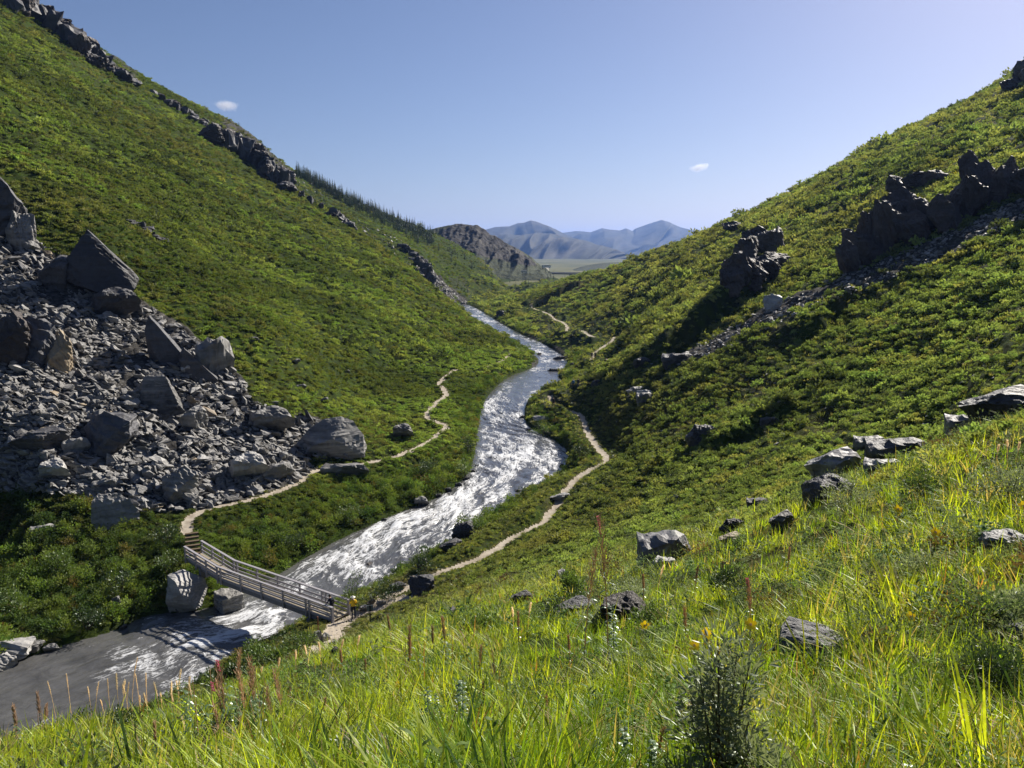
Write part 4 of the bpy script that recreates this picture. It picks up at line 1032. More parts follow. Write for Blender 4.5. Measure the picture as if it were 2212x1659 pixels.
heap('scree', 'mass of smaller broken slate covering the slope between the big blocks', in_scree(11000, SCREE, 70, 150, 33), ROCK_LO, lambda rs, px, py: .30+1.7*rs.random()**2.2, MT['slate'], 34, .02)
heap('scree', 'pale stone chute running down to the far river bend', in_scree(900, SCREE2, 340, 440, 35, False), ROCK_LO, lambda rs, px, py: .5+1.1*rs.random()**2, MT['slate_pale'], 36)
heap('scree', 'strip of pale broken stone under the huge brown crag', in_scree(1500, STRIP, 75, 230, 37), ROCK_LO, lambda rs, px, py: .25+.9*rs.random()**2.2, MT['slate'], 38)
RS_ALL = [(1100, 640), (1500, 520), (2212, 250), (2212, 900), (1500, 1100), (1300, 1000), (1200, 850)]
heap('stones', 'scattered small stones half hidden on the right slope', in_scree(420, RS_ALL, 60, 330, 39), ROCK_LO, lambda rs, px, py: .2+.7*rs.random()**3, MT['slate'], 40, .05)
heap('stones', 'scattered rubble along the foot of the left cliffs', in_scree(300, BAND, 300, 560, 41, False), ROCK_LO, lambda rs, px, py: .8+2.2*rs.random()**2, MT['slate'], 42, .05)
heap('path_stones', 'small loose stones on the trodden path by the bridge', in_scree(60, [(690, 1400), (730, 1345), (800, 1300), (900, 1255), (900, 1275), (810, 1325), (740, 1380), (715, 1410)], 40, 75, 43, False), ROCK_LO, lambda rs, px, py: .12+.25*rs.random()**2, MT['slate_pale'], 44, .05)
# ------------------------------------------------------------------ plants: prototypes kept outside the scene
def proto(name, mb, m):
    return bpy.data.objects.new(name, mb.mesh(name, [m]))
def clump(seed, n, h, leafL, leafw, flat=.6, m='leaf_inst', lumps=4):
    """a low leafy cushion about 1 m wide"""
    r = random.Random(seed); b = MB()
    cs = [(Vector((r.uniform(-.3, .3), r.uniform(-.3, .3), r.uniform(.05, .35)*h)), r.uniform(.18, .34)) for _ in range(lumps)]
    for _ in range(n):
        c, rad = r.choice(cs)
        d = Vector((r.gauss(0, 1), r.gauss(0, 1), abs(r.gauss(.3, .8)))).normalized()
        p = c+Vector((d.x*rad, d.y*rad, d.z*rad*h*1.6))*r.uniform(.55, 1.05)
        dd = (d+Vector((r.gauss(0, .5), r.gauss(0, .5), r.gauss(.25, .4)))).normalized()
        b.leaf(p, dd, leafL*r.uniform(.7, 1.3), leafw*r.uniform(.7, 1.3), r.uniform(0, 6.28))
    return proto('clump', b, MT[m])
def tuft(seed, n, h, w, spread=.14, bend=1.2, m='grass_inst', seg=3):
    r = random.Random(seed); b = MB()
    lean = r.uniform(0, 6.28)
    for _ in range(n):
        a = r.uniform(0, 6.28); rad = spread*math.sqrt(r.random())
        t = r.uniform(.05, .55)
        d = (math.cos(a)*t+.22*math.cos(lean), math.sin(a)*t+.22*math.sin(lean), 1)
        b.blade((math.cos(a)*rad, math.sin(a)*rad, -.03), d, h*r.uniform(.5, 1.15), w*r.uniform(.7, 1.4), r.uniform(.2, bend), 0, seg)
    return proto('tuft', b, MT[m])
def herb(seed, n, h, L, w, m='leaf_inst'):
    r = random.Random(seed); b = MB()
    for k in range(r.randint(3, 5)):
        a = r.uniform(0, 6.28); top = Vector((math.cos(a)*.14, math.sin(a)*.14, h*r.uniform(.6, 1)))
        ba = Vector((math.cos(a)*.04, math.sin(a)*.04, 0))
        for i in range(n):
            t = (i+1)/n; p = ba.lerp(top, t); aa = i*2.4+k
            b.lance(p, (math.cos(aa), math.sin(aa), .5+.5*t), L*r.uniform(.7, 1.2)*(1.15-.5*t), w*r.uniform(.8, 1.2), r.uniform(.3, 1.2))
    return proto('herb', b, MT[m])
P_CLUMP = [clump(1, 110, .55, .17, .11), clump(2, 100, .8, .17, .11), clump(3, 120, .4, .16, .10), clump(4, 95, .65, .20, .12, lumps=3), clump(5, 110, .5, .15, .10, lumps=6)]
P_CARPET = [clump(15, 120, .28, .20, .11, lumps=6), clump(16, 110, .22, .19, .11, lumps=7), clump(17, 120, .34, .20, .10, lumps=6)]
P_WILLOW = [clump(11, 230, 1.15, .13, .07, lumps=7), clump(12, 220, .95, .13, .075, lumps=8), clump(13, 240, 1.3, .12, .065, lumps=6)]
P_GRASSY = [tuft(21, 26, .5, .045, .4, 1.4), tuft(22, 24, .42, .05, .42, 1.6), tuft(23, 28, .36, .045, .45, 1.8)]
P_TUFT = [tuft(31, 13, .40, 0.0137, .10, 1.3, seg=4), tuft(32, 12, .46, 0.0125, .12, 1.8, seg=4), tuft(33, 15, .34, 0.0112, .13, 2.4, seg=4), tuft(34, 10, .50, 0.0163, .09, 1.3, seg=4), tuft(35, 16, .28, 0.0100, .15, 2.8, seg=4), tuft(36, 11, .42, 0.0175, .12, 2.8, seg=4)]
P_HERB = [herb(41, 8, .36, .11, .026), herb(42, 10, .30, .075, .035), herb(43, 7, .42, .13, .024)]
P_SAGE = [clump(51, 200, 1.0, .075, .032, lumps=7), clump(52, 190, .8, .085, .035, lumps=6), clump(53, 180, .65, .07, .03, lumps=8)]

def scatter(name, label, protos, P, rot, scale, pick, col):
    """one mass of plants: a point for each, the node tree sets a prototype on it"""
    me = bpy.data.meshes.new(name)
    me.vertices.add(len(P)); me.vertices.foreach_set('co', np.asarray(P, np.float32).ravel())
    for k, typ, key, a in (('rot', 'FLOAT_VECTOR', 'vector', rot), ('scl', 'FLOAT', 'value', scale), ('tcol', 'FLOAT_COLOR', 'color', np.c_[col, np.ones(len(P))])):
        at = me.attributes.new(k, typ, 'POINT'); at.data.foreach_set(key, np.asarray(a, np.float32).ravel())
    at = me.attributes.new('pick', 'INT', 'POINT'); at.data.foreach_set('value', np.asarray(pick, np.int32))
    o = obj(name, me)
    g = bpy.data.node_groups.new(name, 'GeometryNodeTree')
    g.interface.new_socket('Geometry', in_out='INPUT', socket_type='NodeSocketGeometry')
    g.interface.new_socket('Geometry', in_out='OUTPUT', socket_type='NodeSocketGeometry')
    N = g.nodes.new; L = g.links.new
    gi = N('NodeGroupInput'); go = N('NodeGroupOutput'); inst = N('GeometryNodeInstanceOnPoints'); gti = N('GeometryNodeGeometryToInstance')
    for pr in reversed(protos):
        oi = N('GeometryNodeObjectInfo'); oi.inputs['Object'].default_value = pr; oi.inputs['As Instance'].default_value = False
        L(oi.outputs['Geometry'], gti.inputs[0])
    def na(n_, t_):
        x = N('GeometryNodeInputNamedAttribute'); x.data_type = t_; x.inputs['Name'].default_value = n_; return x.outputs['Attribute']
    L(gi.outputs[0], inst.inputs['Points']); L(gti.outputs[0], inst.inputs['Instance'])
    inst.inputs['Pick Instance'].default_value = True
    L(na('pick', 'INT'), inst.inputs['Instance Index'])
    e2r = N('FunctionNodeEulerToRotation'); L(na('rot', 'FLOAT_VECTOR'), e2r.inputs[0]); L(e2r.outputs[0], inst.inputs['Rotation'])
    L(na('scl', 'FLOAT'), inst.inputs['Scale'])
    L(inst.outputs[0], go.inputs[0])
    md = o.modifiers.new('plants', 'NODES'); md.node_group = g
    return tag(o, label, kind='stuff')

def samp(G, x, y):
    a = np.arctan2(x, y); l = np.log(np.hypot(x, y))
    return bil(G, np.interp(a, AZ, np.arange(NA)), np.interp(l, LR, np.arange(NL)))
inwat_f = blur(inwat.astype(float), 1); scree_f = blur(scree.astype(float), 3); left_f = left.astype(float)
def points(n, r0, r1, a1=.80, seed=0, power=0.0):
    rs = np.random.default_rng(seed)
    a = rs.uniform(-a1, a1, n); l = rs.uniform(math.log(r0), math.log(r1), n)
    r = np.exp(l); x = r*np.sin(a); y = r*np.cos(a); z = hgt(x, y)
    px, py, s = proj(x, y, z)
    return dict(x=x, y=y, z=z, px=px, py=py, s=s, r=r, rs=rs, left=samp(left_f, x, y) > .5, dt=samp(np.minimum(DT, 20), x, y), db=samp(np.minimum(DB, 60), x, y), wat=samp(inwat_f, x, y), scr=samp(scree_f, x, y), rk=samp(rock_a, x, y))
RX = np.array([r for r in ROCKX if r[1] < 75])
def off_rock(x, y, front=.12):
    ok = np.ones(len(x), bool); dcam = np.hypot(x, y)
    for rx, ry, rw in RX:
        L_ = math.hypot(rx, ry); ux, uy = rx/L_, ry/L_
        t = (x-rx)*ux+(y-ry)*uy; c_ = (x-rx)*uy-(y-ry)*ux
        ok &= ~((np.abs(c_) < rw*.46) & (t > -front-rw*.25) & (t < rw*.5))
    return ok
def lerpc(c0, c1, t): return np.array(c0)[None]*(1-t[:, None])+np.array(c1)[None]*t[:, None]
def emit(name, label, protos, d, keep, scale, col, sink=.04, tilt=.25):
    k = np.flatnonzero(keep); n = len(k); rs = d['rs']
    sc = scale[k]
    P = np.stack([d['x'][k], d['y'][k], d['z'][k]-sink*sc], 1)
    rot = np.stack([rs.normal(0, tilt, n), rs.normal(0, tilt, n), rs.uniform(0, 6.28, n)], 1)
    c = np.clip(col[k]*rs.normal(1, .14, n)[:, None]*(1+rs.normal(0, .05, (n, 3))), .004, .9)
    if name in ('tundra_shrubs', 'turf', 'low_green_carpet'):       # tundra greens are muted and olive
        lum = c @ np.array((.3, .6, .1)); c = c*.74+lum[:, None]*.26*np.array((1.0, 1.0, .80)); c[:, 0] = np.minimum(c[:, 0], c[:, 1]*1.02)
    return scatter(name, label, protos, P, rot, sc, rs.integers(0, len(protos), n), c)
GRN, OLV, DRK, YEL, RUS = (.105, .160, .030), (.145, .168, .036), (.058, .088, .026), (.22, .225, .042), (.17, .10, .04)

THICK_L = [(-500, 1085), (0, 1078), (90, 1066), (210, 1088), (300, 1112), (400, 1108), (420, 1140), (440, 1108), (520, 1092), (640, 1052), (700, 1022), (800, 1008), (900, 975), (960, 945), (990, 925), (960, 880), (1000, 840), (1060, 800), (1120, 765), (1180, 760), (1180, 800), (1070, 850), (1040, 960), (1010, 1050), (850, 1120), (600, 1250), (520, 1300), (440, 1330), (330, 1340), (0, 1440), (-500, 1560)]
BOWL_R = [(1130, 860), (1240, 890), (1260, 960), (1300, 985), (1240, 1000), (1180, 955), (1140, 935)]
DARKBAND = [(0, 240), (120, 250), (260, 330), (380, 300), (520, 400), (470, 420), (340, 370), (240, 395), (120, 330), (0, 300)]
YELBAND = [(180, 130), (330, 230), (450, 330), (560, 420), (640, 440), (620, 480), (500, 420), (400, 350), (260, 250), (160, 180)]

# 1 low tundra shrubs over both slopes
d = points(142000, 26, 640, .84, 1)
x, y = d['x'], d['y']
n1 = fbm(x*.035, y*.035, 101, 3); n2 = fbm(x*.16, y*.16, 102, 3); n3 = fbm(x*.013+4, y*.013, 103, 3)
streak = np.where(d['left'], fbm(y*.012, (d['z']+.30*y)*.10, 104, 4)*1.3, fbm((x*.83-y*.55)*.035, d['z']*.22, 104, 3))
n2 = np.where(d['left'], .35*n2+.9*fbm(y*.05, (d['z']+.30*y)*.30, 106, 3), n2)
dens = np.where(d['left'], .34+.75*sstep(-.25, .35, n1+.6*streak), .34+.55*sstep(-.3, .2, n1+.5*streak))
keep = (d['wat'] < .1) & (d['dt'] > 1.3) & (d['scr'] < .3+.5*(n2 > .32)) & (d['rk'] < .45+.35*n2+.25*(d['left'] & (d['r'] > 190))) & (d['rs'].random(len(x)) < dens) & (d['z'] > -4) & (d['r'] > 30+10*n2)
size = np.clip(d['r']*.0085, .40, 2.0)*np.exp(d['rs'].normal(0, .38, len(x)))*np.where(d['left'], .75, 1)
col = lerpc(GRN, OLV, sstep(-.3, .35, n3+.3*n2))
col = np.where((sstep(.05, .55, n2+.45*n1+.5*streak)*np.where(d['left'], .62, .6) > d['rs'].random(len(x)))[:, None], np.array(DRK), col)
col = np.where((sstep(.25, .6, -n2+.3*n1) > d['rs'].random(len(x)))[:, None], np.array(YEL)*.75, col)
col = np.where(((n1 < -.34) & (d['rs'].random(len(x)) < .02))[:, None], np.array(RUS)*.6, col)
col = np.where((in_poly(d['px'], d['py'], DARKBAND) & (d['rs'].random(len(x)) < .65) & d['left'])[:, None], np.array(DRK)*.9, col)
col = np.where((in_poly(d['px'], d['py'], YELBAND) & (d['rs'].random(len(x)) < .6) & d['left'])[:, None], np.array(YEL)*.85, col)
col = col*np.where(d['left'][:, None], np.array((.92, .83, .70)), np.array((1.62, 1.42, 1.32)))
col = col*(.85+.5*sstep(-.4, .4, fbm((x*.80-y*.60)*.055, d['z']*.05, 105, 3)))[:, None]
size = np.minimum(size, np.where(d['dt'] < 14, .2+.10*d['dt'], 9))
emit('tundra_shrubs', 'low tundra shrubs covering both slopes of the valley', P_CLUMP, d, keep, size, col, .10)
# 2 grassy turf between the shrubs
d = points(125000, 26, 640, .84, 2)
x, y = d['x'], d['y']
n1 = fbm(x*.05, y*.05, 111, 3); n2 = fbm(x*.2, y*.2, 112, 3)
keep = (d['wat'] < .1) & (d['dt'] > np.where(d['left'], 1.0, .75)+.35*d['rs'].random(len(x))) & (d['scr'] < .25+.8*(n2 > .16)) & (d['rk'] < .5+.3*n2) & (d['rs'].random(len(x)) < np.where(d['left'], .9, .6))
size = np.clip(d['r']*.0068, .33, 1.4)*np.exp(d['rs'].normal(0, .28, len(x)))
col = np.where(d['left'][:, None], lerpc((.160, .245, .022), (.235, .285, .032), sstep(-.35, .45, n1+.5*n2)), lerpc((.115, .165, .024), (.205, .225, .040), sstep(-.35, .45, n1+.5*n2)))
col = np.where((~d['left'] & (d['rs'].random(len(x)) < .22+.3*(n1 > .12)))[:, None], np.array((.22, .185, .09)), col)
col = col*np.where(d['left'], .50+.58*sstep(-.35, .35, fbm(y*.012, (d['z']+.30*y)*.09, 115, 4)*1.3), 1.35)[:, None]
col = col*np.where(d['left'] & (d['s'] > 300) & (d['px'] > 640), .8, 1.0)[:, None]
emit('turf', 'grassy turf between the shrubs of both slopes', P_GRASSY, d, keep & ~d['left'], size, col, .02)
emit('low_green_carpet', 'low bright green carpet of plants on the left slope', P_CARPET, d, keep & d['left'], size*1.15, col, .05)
# 3 willow thicket on the left bank and along the river
d = points(46000, 45, 420, .74, 3)
x, y = d['x'], d['y']
n2 = fbm(x*.12, y*.12, 121, 3); n1 = fbm(x*.4, y*.4, 122, 2)
thick = in_poly(d['px'], d['py'], THICK_L) & d['left'] & (d['s'] < 260)
bowl = in_poly(d['px'], d['py'], BOWL_R) & ~d['left']
bank = (d['db'] < 3.2+1.5*n2) & (d['s'] > 50) & (d['s'] < 430)
u_ = d['rs'].random(len(x))
keep = (d['wat'] < .05) & (d['db'] > .35) & (d['dt'] > 1.9) & (((thick) & (u_ < .9) & (n2 > -.42)) | (bowl & (u_ < .8)) | (bank & (u_ < .75) & (n2 > -.25)))
size = np.where(thick, np.clip(d['r']*.0125, .8, 1.7), np.clip(d['r']*.0105, .6, 1.6))*np.exp(d['rs'].normal(0, .40, len(x)))
col = lerpc((.055, .088, .024), (.150, .200, .042), sstep(-.35, .4, n1+.6*n2))
col = np.where((d['rs'].random(len(x)) < .07)[:, None], np.array((.15, .12, .035)), col)
size = np.minimum(size, .12+.11*d['dt'])
emit('willow_thicket', 'dense dark willow thicket lining the river banks', P_WILLOW, d, keep, size, col, .08)
# 4 near grass
d = points(70000, 2.6, 42, 1.22, 4)
x, y = d['x'], d['y']
n1 = fbm(x*.30, y*.30, 131, 3); n2 = fbm(x*.9, y*.9, 132, 2)
right = sstep(200, 1500, d['px'])
fgline = np.interp(d['px'], [p[0] for p in FGE[::-1]], [p[1] for p in FGE[::-1]])
below = ((d['py'] > fgline-60-120*d['rs'].random(len(x))**2) & (d['s'] < 40)) | ((np.abs(d['px']-CX) > 1400) & (d['r'] < 30)) | (d['s'] < 3)
n3_ = fbm(x*.35+7, y*.35, 134, 2)
keep = off_rock(x, y) & below & (d['rs'].random(len(x)) < .80+.3*n1) & (n2+.5*n1+.4*n3_ > -.28)
size = (.80+.35*n1)*np.clip(.85+d['r']*.022, .9, 1.6)*np.exp(d['rs'].normal(0, .22, len(x)))
col = lerpc((.15, .25, .022), (.36, .43, .038), np.clip(sstep(-.45, .4, n1+.5*n2)+d['rs'].normal(0, .25, len(x)), 0, 1))
n3 = fbm(x*.5+3, y*.5, 133, 3)
drym = (d['rs'].random(len(x)) < .05+.14*sstep(1400, 2300, d['px'])+.22*sstep(.15, .45, n3))
col = np.where(drym[:, None], np.array((.40, .33, .17)), col)
col = np.where((d['rs'].random(len(x)) < .14*sstep(.15, .4, -n3))[:, None], np.array((.26, .14, .06)), col)
col = np.where((d['rs'].random(len(x)) < .14)[:, None], np.array((.075, .13, .035)), col)
emit('grass', 'lush bright green grass of the foreground slope', P_TUFT, d, keep, size, col, .02, .16)
# 5 herbs and grey willow in the near grass
d = points(13500, 3.0, 44, 1.22, 5)
x, y = d['x'], d['y']
n1 = fbm(x*.22, y*.22, 141, 3)
fgline = np.interp(d['px'], [p[0] for p in FGE[::-1]], [p[1] for p in FGE[::-1]])
keep = off_rock(x, y, .3) & (d['py'] > fgline-90) & (d['s'] < 42) & (d['rs'].random(len(x)) < .10+.5*sstep(.0, .4, n1))
size = np.clip(.42+d['r']*.035, .5, 1.3)*np.exp(d['rs'].normal(0, .25, len(x)))
col = lerpc((.07, .13, .025), (.14, .20, .05), d['rs'].random(len(x)))
emit('meadow_herbs', 'broad leaved meadow herbs growing through the near grass', P_HERB, d, keep, size, col, .02, .15)
d = points(10500, 4.0, 62, 1.22, 6)
x, y = d['x'], d['y']
n1 = fbm(x*.16, y*.16, 151, 3)
keep = (d['wat'] < .05) & (d['dt'] > 1.6) & ((d['px'] > 1150) | (d['s'] > 30) | (n1 > .25)) & (n1+.35*sstep(1500, 2200, d['px']) > .22) & (d['rs'].random(len(x)) < .30+.2*sstep(1500, 2100, d['px'])) & (d['s'] < 58)
size = np.clip(.30+d['r']*.020, .32, 1.15)*np.exp(d['rs'].normal(0, .25, len(x)))
col = lerpc((.075, .105, .050), (.16, .19, .12), d['rs'].random(len(x)))
col = np.where((d['rs'].random(len(x)) < .15)[:, None], np.array((.13, .085, .04)), col)
emit('dwarf_willow', 'grey green dwarf willow scattered through the near slope', P_SAGE, d, keep, size, col, .06)
# ------------------------------------------------------------------ footbridge
def bridge():
    A = np.array(pz(721, 1342, 2.75)); B = np.array(pz(473, 1250, 2.75)); Fz = np.array(pz(755, 1331, 2.75))
    A, B = Vector(A), Vector(B)
    u = (B-A).normalized(); Lm = (B-A).length; n = Vector((-u.y, u.x, 0))
    if n.y < 0: n = -n
    Wd = 1.55
    root = empty('footbridge', tuple(A)); tag(root, 'grey timber footbridge with railings crossing the river', 'bridge')
    rise = Vector((u.x*4.6, u.y*4.6, .78))
    def P(t, off, dz): # t: metres along (past Lm it climbs the ramp)
        if t <= Lm: p = u*t
        else: p = u*Lm+rise*((t-Lm)/4.6)
        return Vector((p.x+n.x*off, p.y+n.y*off, p.z+dz))
    TL = Lm+4.6
    # deck boards
    b = MB()
    t = .02; k = 0
    while t < TL-.14:
        sl = rise.z/4.6 if t > Lm else 0
        b.bar(P(t+.07, .04, .02+R.uniform(-.004, .004)), P(t+.07, Wd-.04, .02+R.uniform(-.004, .004)), .128, .05)
        t += .145
    o = b.build('deck_boards', MT['deck'], root); o['kind'] = 'stuff'
    for off, nm in ((.12, 'beam'), (Wd-.12, 'beam'), (Wd/2, 'beam')):
        b = MB(); b.bar(P(0.1, off, -.25), P(Lm, off, -.25), .16, .44); b.build(nm, MT['beam'], root)
        b = MB(); b.bar(P(Lm, off, -.17), P(TL, off, -.17), .14, .30); b.build(nm, MT['beam'], root)
    for off in (-.06, Wd+.06):
        o_ = -.01 if off < 0 else .01
        ts = [0.06, 2.55, 2.95]+[2.95+(Lm-2.95-.35)*i/4 for i in range(1, 5)]+[Lm+.1, Lm+1.6, Lm+3.05, TL-.06]
        for t in ts:
            b = MB(); b.bar(P(t, off, -.42 if t > .1 else -.9), P(t, off, 1.02), .13 if t > .1 else .17, .13 if t > .1 else .17, up=(u.x, u.y, 0))
            b.build('rail_post', MT['wood'], root)
        for nm, z, w, h in (('handrail', 1.08, .20, .09), ('middle_rail', .66, .05, .14), ('lower_rail', .30, .05, .14), ('kick_board', -.02, .05, .16)):
            io = off+(.09 if off < 0 else -.09)*(0 if nm == 'handrail' else 1)
            for t0, t1 in ((-.02, Lm), (Lm, TL+.02)):
                b = MB(); b.bar(P(t0, io, z), P(t1, io, z), w, h); b.build(nm, MT['wood'], root)
    # end supports
    for t, dz in ((.35, -.9), (2.75, -.9)):
        b = MB(); b.bar(P(t, -.1, dz), P(t, Wd+.1, dz), .35, .8); b.build('end_support', MT['beam'], root)
    b = MB(); b.bar(P(Lm+2.6, -.05, -.55), P(Lm+2.6, Wd+.05, -.55), .3, 1.1); b.build('end_support', MT['beam'], root)
    return lambda t, off, dz: A+P(t, off, dz), u, n, TL, Lm
BP, bu, bn, BTL, BLm = bridge()
# log steps climbing from the far end of the bridge
def steps():
    a = BP(BTL, .78, 0); e = Vector(pz(408, 1096, 4.2))
    root = empty('steps', tuple(a)); tag(root, 'short flight of log steps between bushes behind the bridge', 'steps')
    dr = Vector((e.x-a.x, e.y-a.y, 0)); L = min(dr.length, 6.0); dr.normalize(); sd_ = Vector((-dr.y, dr.x, 0))
    for i in range(6):
        c = dr*(.4+i*L/6); z0 = max(hgt(a.x+c.x, a.y+c.y)-a.z, -.05+.04*i)+.02
        b = MB(); b.bar(c-sd_*.6+Vector((0, 0, z0)), c+sd_*.6+Vector((0, 0, z0)), .34, .16); b.build('step', MT['stem'], root)
steps()

# ------------------------------------------------------------------ people
def person(label, feet, facing, height=1.72, top='navy_cloth', legs='denim', hair='hair', hat=None, pack=None, pose='stand', step=.0, lean=0.0, short=False):
    """one continuous skinned body; hair, hat and pack are its children"""
    k = height/1.72
    J = {'pel': (0, 0, .93), 'waist': (0, -.01, 1.08), 'chest': (0, -.015, 1.30), 'neck0': (0, 0, 1.45), 'neck': (0, .01, 1.52), 'chin': (0, .035, 1.575), 'head': (0, .03, 1.65), 'top': (0, .02, 1.705)}
    Rr = {'pel': .155, 'waist': .135, 'chest': .150, 'neck0': .085, 'neck': .055, 'chin': .068, 'head': .090, 'top': .060}
    E = [('pel', 'waist'), ('waist', 'chest'), ('chest', 'neck0'), ('neck0', 'neck'), ('neck', 'chin'), ('chin', 'head'), ('head', 'top')]
    for sx, nm in ((-1, 'l'), (1, 'r')):
        st = step*sx
        J.update({'hip'+nm: (.10*sx, 0, .88), 'kne'+nm: (.11*sx, st*.5+.02, .49), 'ank'+nm: (.115*sx, st*.9-.02, .10), 'heel'+nm: (.115*sx, st*.9-.05, .045), 'toe'+nm: (.125*sx, st*.9+.15, .04)})
        Rr.update({'hip'+nm: .10, 'kne'+nm: .066, 'ank'+nm: .052, 'heel'+nm: .048, 'toe'+nm: .038})
        E += [('pel', 'hip'+nm), ('hip'+nm, 'kne'+nm), ('kne'+nm, 'ank'+nm), ('ank'+nm, 'heel'+nm), ('heel'+nm, 'toe'+nm)]
        if pose == 'hands_front': el, wr, hn = (.27*sx, .06, 1.14), (.15*sx, .24, 1.18), (.08*sx, .29, 1.21)
        elif pose == 'hands_hips': el, wr, hn = (.38*sx, -.06, 1.16), (.23*sx, .03, 1.0), (.19*sx, .07, .97)
        elif pose == 'rail': el, wr, hn = (.27*sx, .14, 1.14), (.22*sx, .36, 1.08), (.20*sx, .43, 1.06)
        else: el, wr, hn = (.25*sx, -.02-st*.25, 1.14), (.26*sx, .05-st*.5, .90), (.26*sx, .07-st*.55, .82)
        J.update({'sho'+nm: (.185*sx, -.01, 1.40), 'elb'+nm: el, 'wri'+nm: wr, 'han'+nm: hn})
        Rr.update({'sho'+nm: .072, 'elb'+nm: .048, 'wri'+nm: .034, 'han'+nm: .040})
        E += [('neck0', 'sho'+nm), ('sho'+nm, 'elb'+nm), ('elb'+nm, 'wri'+nm), ('wri'+nm, 'han'+nm)]
        hv = Vector(hn); wv = Vector(wr); hd = (hv-wv).normalized(); sdv = hd.cross(Vector((0, 0, 1)))
        sdv = sdv.normalized() if sdv.length > .1 else Vector((0, 1, 0))
        for q in range(4):
            f = hv+sdv*(q-1.5)*.022+hd*.03; g = hv+sdv*(q-1.5)*.024+hd*(.085-.008*abs(q-1.5))
            J[f'fa{q}{nm}'] = tuple(f); J[f'fb{q}{nm}'] = tuple(g); Rr[f'fa{q}{nm}'] = .011; Rr[f'fb{q}{nm}'] = .008
            E += [('han'+nm, f'fa{q}{nm}'), (f'fa{q}{nm}', f'fb{q}{nm}')]
        J['th'+nm] = tuple(hv+sdv*-.05*sx+hd*.03); Rr['th'+nm] = .010; E.append(('wri'+nm, 'th'+nm))
    J['nose'] = (0, .135, 1.635); Rr['nose'] = .014; E.append(('head', 'nose'))
    for sx in (-1, 1): J[f'ear{sx}'] = (.098*sx, .02, 1.64); Rr[f'ear{sx}'] = .016; E.append(('head', f'ear{sx}'))
    names = list(J); ix = {nm: i for i, nm in enumerate(names)}
    V = []
    for nm in names:
        p = np.array(J[nm], float)
        if lean and p[2] > .93:
            a = lean; q = p[2]-.93; p = np.array([p[0], p[1]+q*math.sin(a), .93+q*math.cos(a)-p[1]*0])
        V.append(p*k)
    me = bpy.data.meshes.new('body'); me.from_pydata([tuple(v) for v in V], [(ix[a], ix[b]) for a, b in E], [])
    o = bpy.data.objects.new('tmp', me); COL.objects.link(o)
    sk = o.modifiers.new('s', 'SKIN'); sk.use_smooth_shade = True
    sv = me.skin_vertices[0].data
    for i, nm in enumerate(names): sv[i].radius = (Rr[nm]*k*(1.18 if nm in ('pel', 'waist', 'chest') else 1), Rr[nm]*k*(.80 if nm in ('pel', 'waist', 'chest') else 1)); sv[i].use_root = nm == 'pel'
    o.modifiers.new('d', 'SUBSURF').levels = 1
    dg = bpy.context.evaluated_depsgraph_get()
    bm_ = bpy.data.meshes.new_from_object(o.evaluated_get(dg)); bpy.data.objects.remove(o)
    bm_.name = 'person'
    bm_.materials.clear()
    for m in ('skin', top, legs, 'rubber'): bm_.materials.append(MT[m])
    base = {nm: V[ix[nm]] for nm in names}; nv = np.array(V)
    for p in bm_.polygons:
        c = np.array(p.center); d = np.linalg.norm(nv-c, axis=1); nm = names[int(d.argmin())]
        if nm[:3] in ('nec', 'chi', 'hea', 'top', 'nos', 'ear') and nm != 'neck0': m = 0
        elif nm[:2] in ('fa', 'fb', 'th') or nm[:3] == 'han': m = 0
        elif nm[:3] in ('wri',) : m = 0 if short else 1
        elif nm[:3] == 'elb' and short: m = 0
        elif nm[:3] in ('toe', 'hee'): m = 3
        elif nm[:3] in ('hip', 'kne', 'ank') or (nm == 'pel' and c[2] < 1.0*k): m = 2
        else: m = 1
        p.material_index = m; p.use_smooth = True
    z0 = min(v.co.z for v in bm_.vertices)
    for v in bm_.vertices: v.co.z -= z0
    o = obj('person', bm_, None, tuple(feet), (0, 0, facing)); tag(o, label, 'person')
    hc = Vector(base['head'])-Vector((0, 0, z0))
    def cap_(nm, m, sc, cut, off):
        b = bmesh.new(); bmesh.ops.create_icosphere(b, subdivisions=3, radius=1.0)
        bmesh.ops.delete(b, geom=[v for v in b.verts if v.co.z < cut-(.55 if v.co.y < -.1 else 0)], context='VERTS')
        for v in b.verts: v.co = Vector((v.co.x*sc[0], v.co.y*sc[1], v.co.z*sc[2]))*k
        me_ = bpy.data.meshes.new(nm); b.to_mesh(me_); b.free(); me_.materials.append(MT[m])
        me_.polygons.foreach_set('use_smooth', [True]*len(me_.polygons))
        return obj(nm, me_, o, tuple(hc+Vector(off)*k))
    cap_('hair', hair, (.104, .112, .112), -.05, (0, -.012, .012))
    if hat:
        cap_('hat', hat, (.114, .120, .10), .18, (0, -.005, .022))
        b = MB(); V_ = []
        for i in range(20):
            a = i*math.pi/10; V_.append((math.cos(a)*.112*k, math.sin(a)*.118*k, 0)); V_.append((math.cos(a)*.185*k, math.sin(a)*.19*k, -.022*k))
        b.add(V_, [(2*i, 2*i+1, (2*i+3) % 40, (2*i+2) % 40) for i in range(20)])
        b.build('hat_brim', MT[hat], o, loc=tuple(hc+Vector((0, 0, .045*k))))
    if pack:
        me_ = hull_rock(900, (.32*k, .20*k, .5*k), 18, 2, (0, 0, 1), .02, 0); me_.materials.append(MT[pack])
        c = (Vector(base['chest'])+Vector(base['waist']))/2
        obj('backpack', me_, o, (0, c.y-.21*k, c.z+.02-z0), (lean*-1, 0, 0))
    return o
az_of = lambda x, y: -math.atan2(x, y)
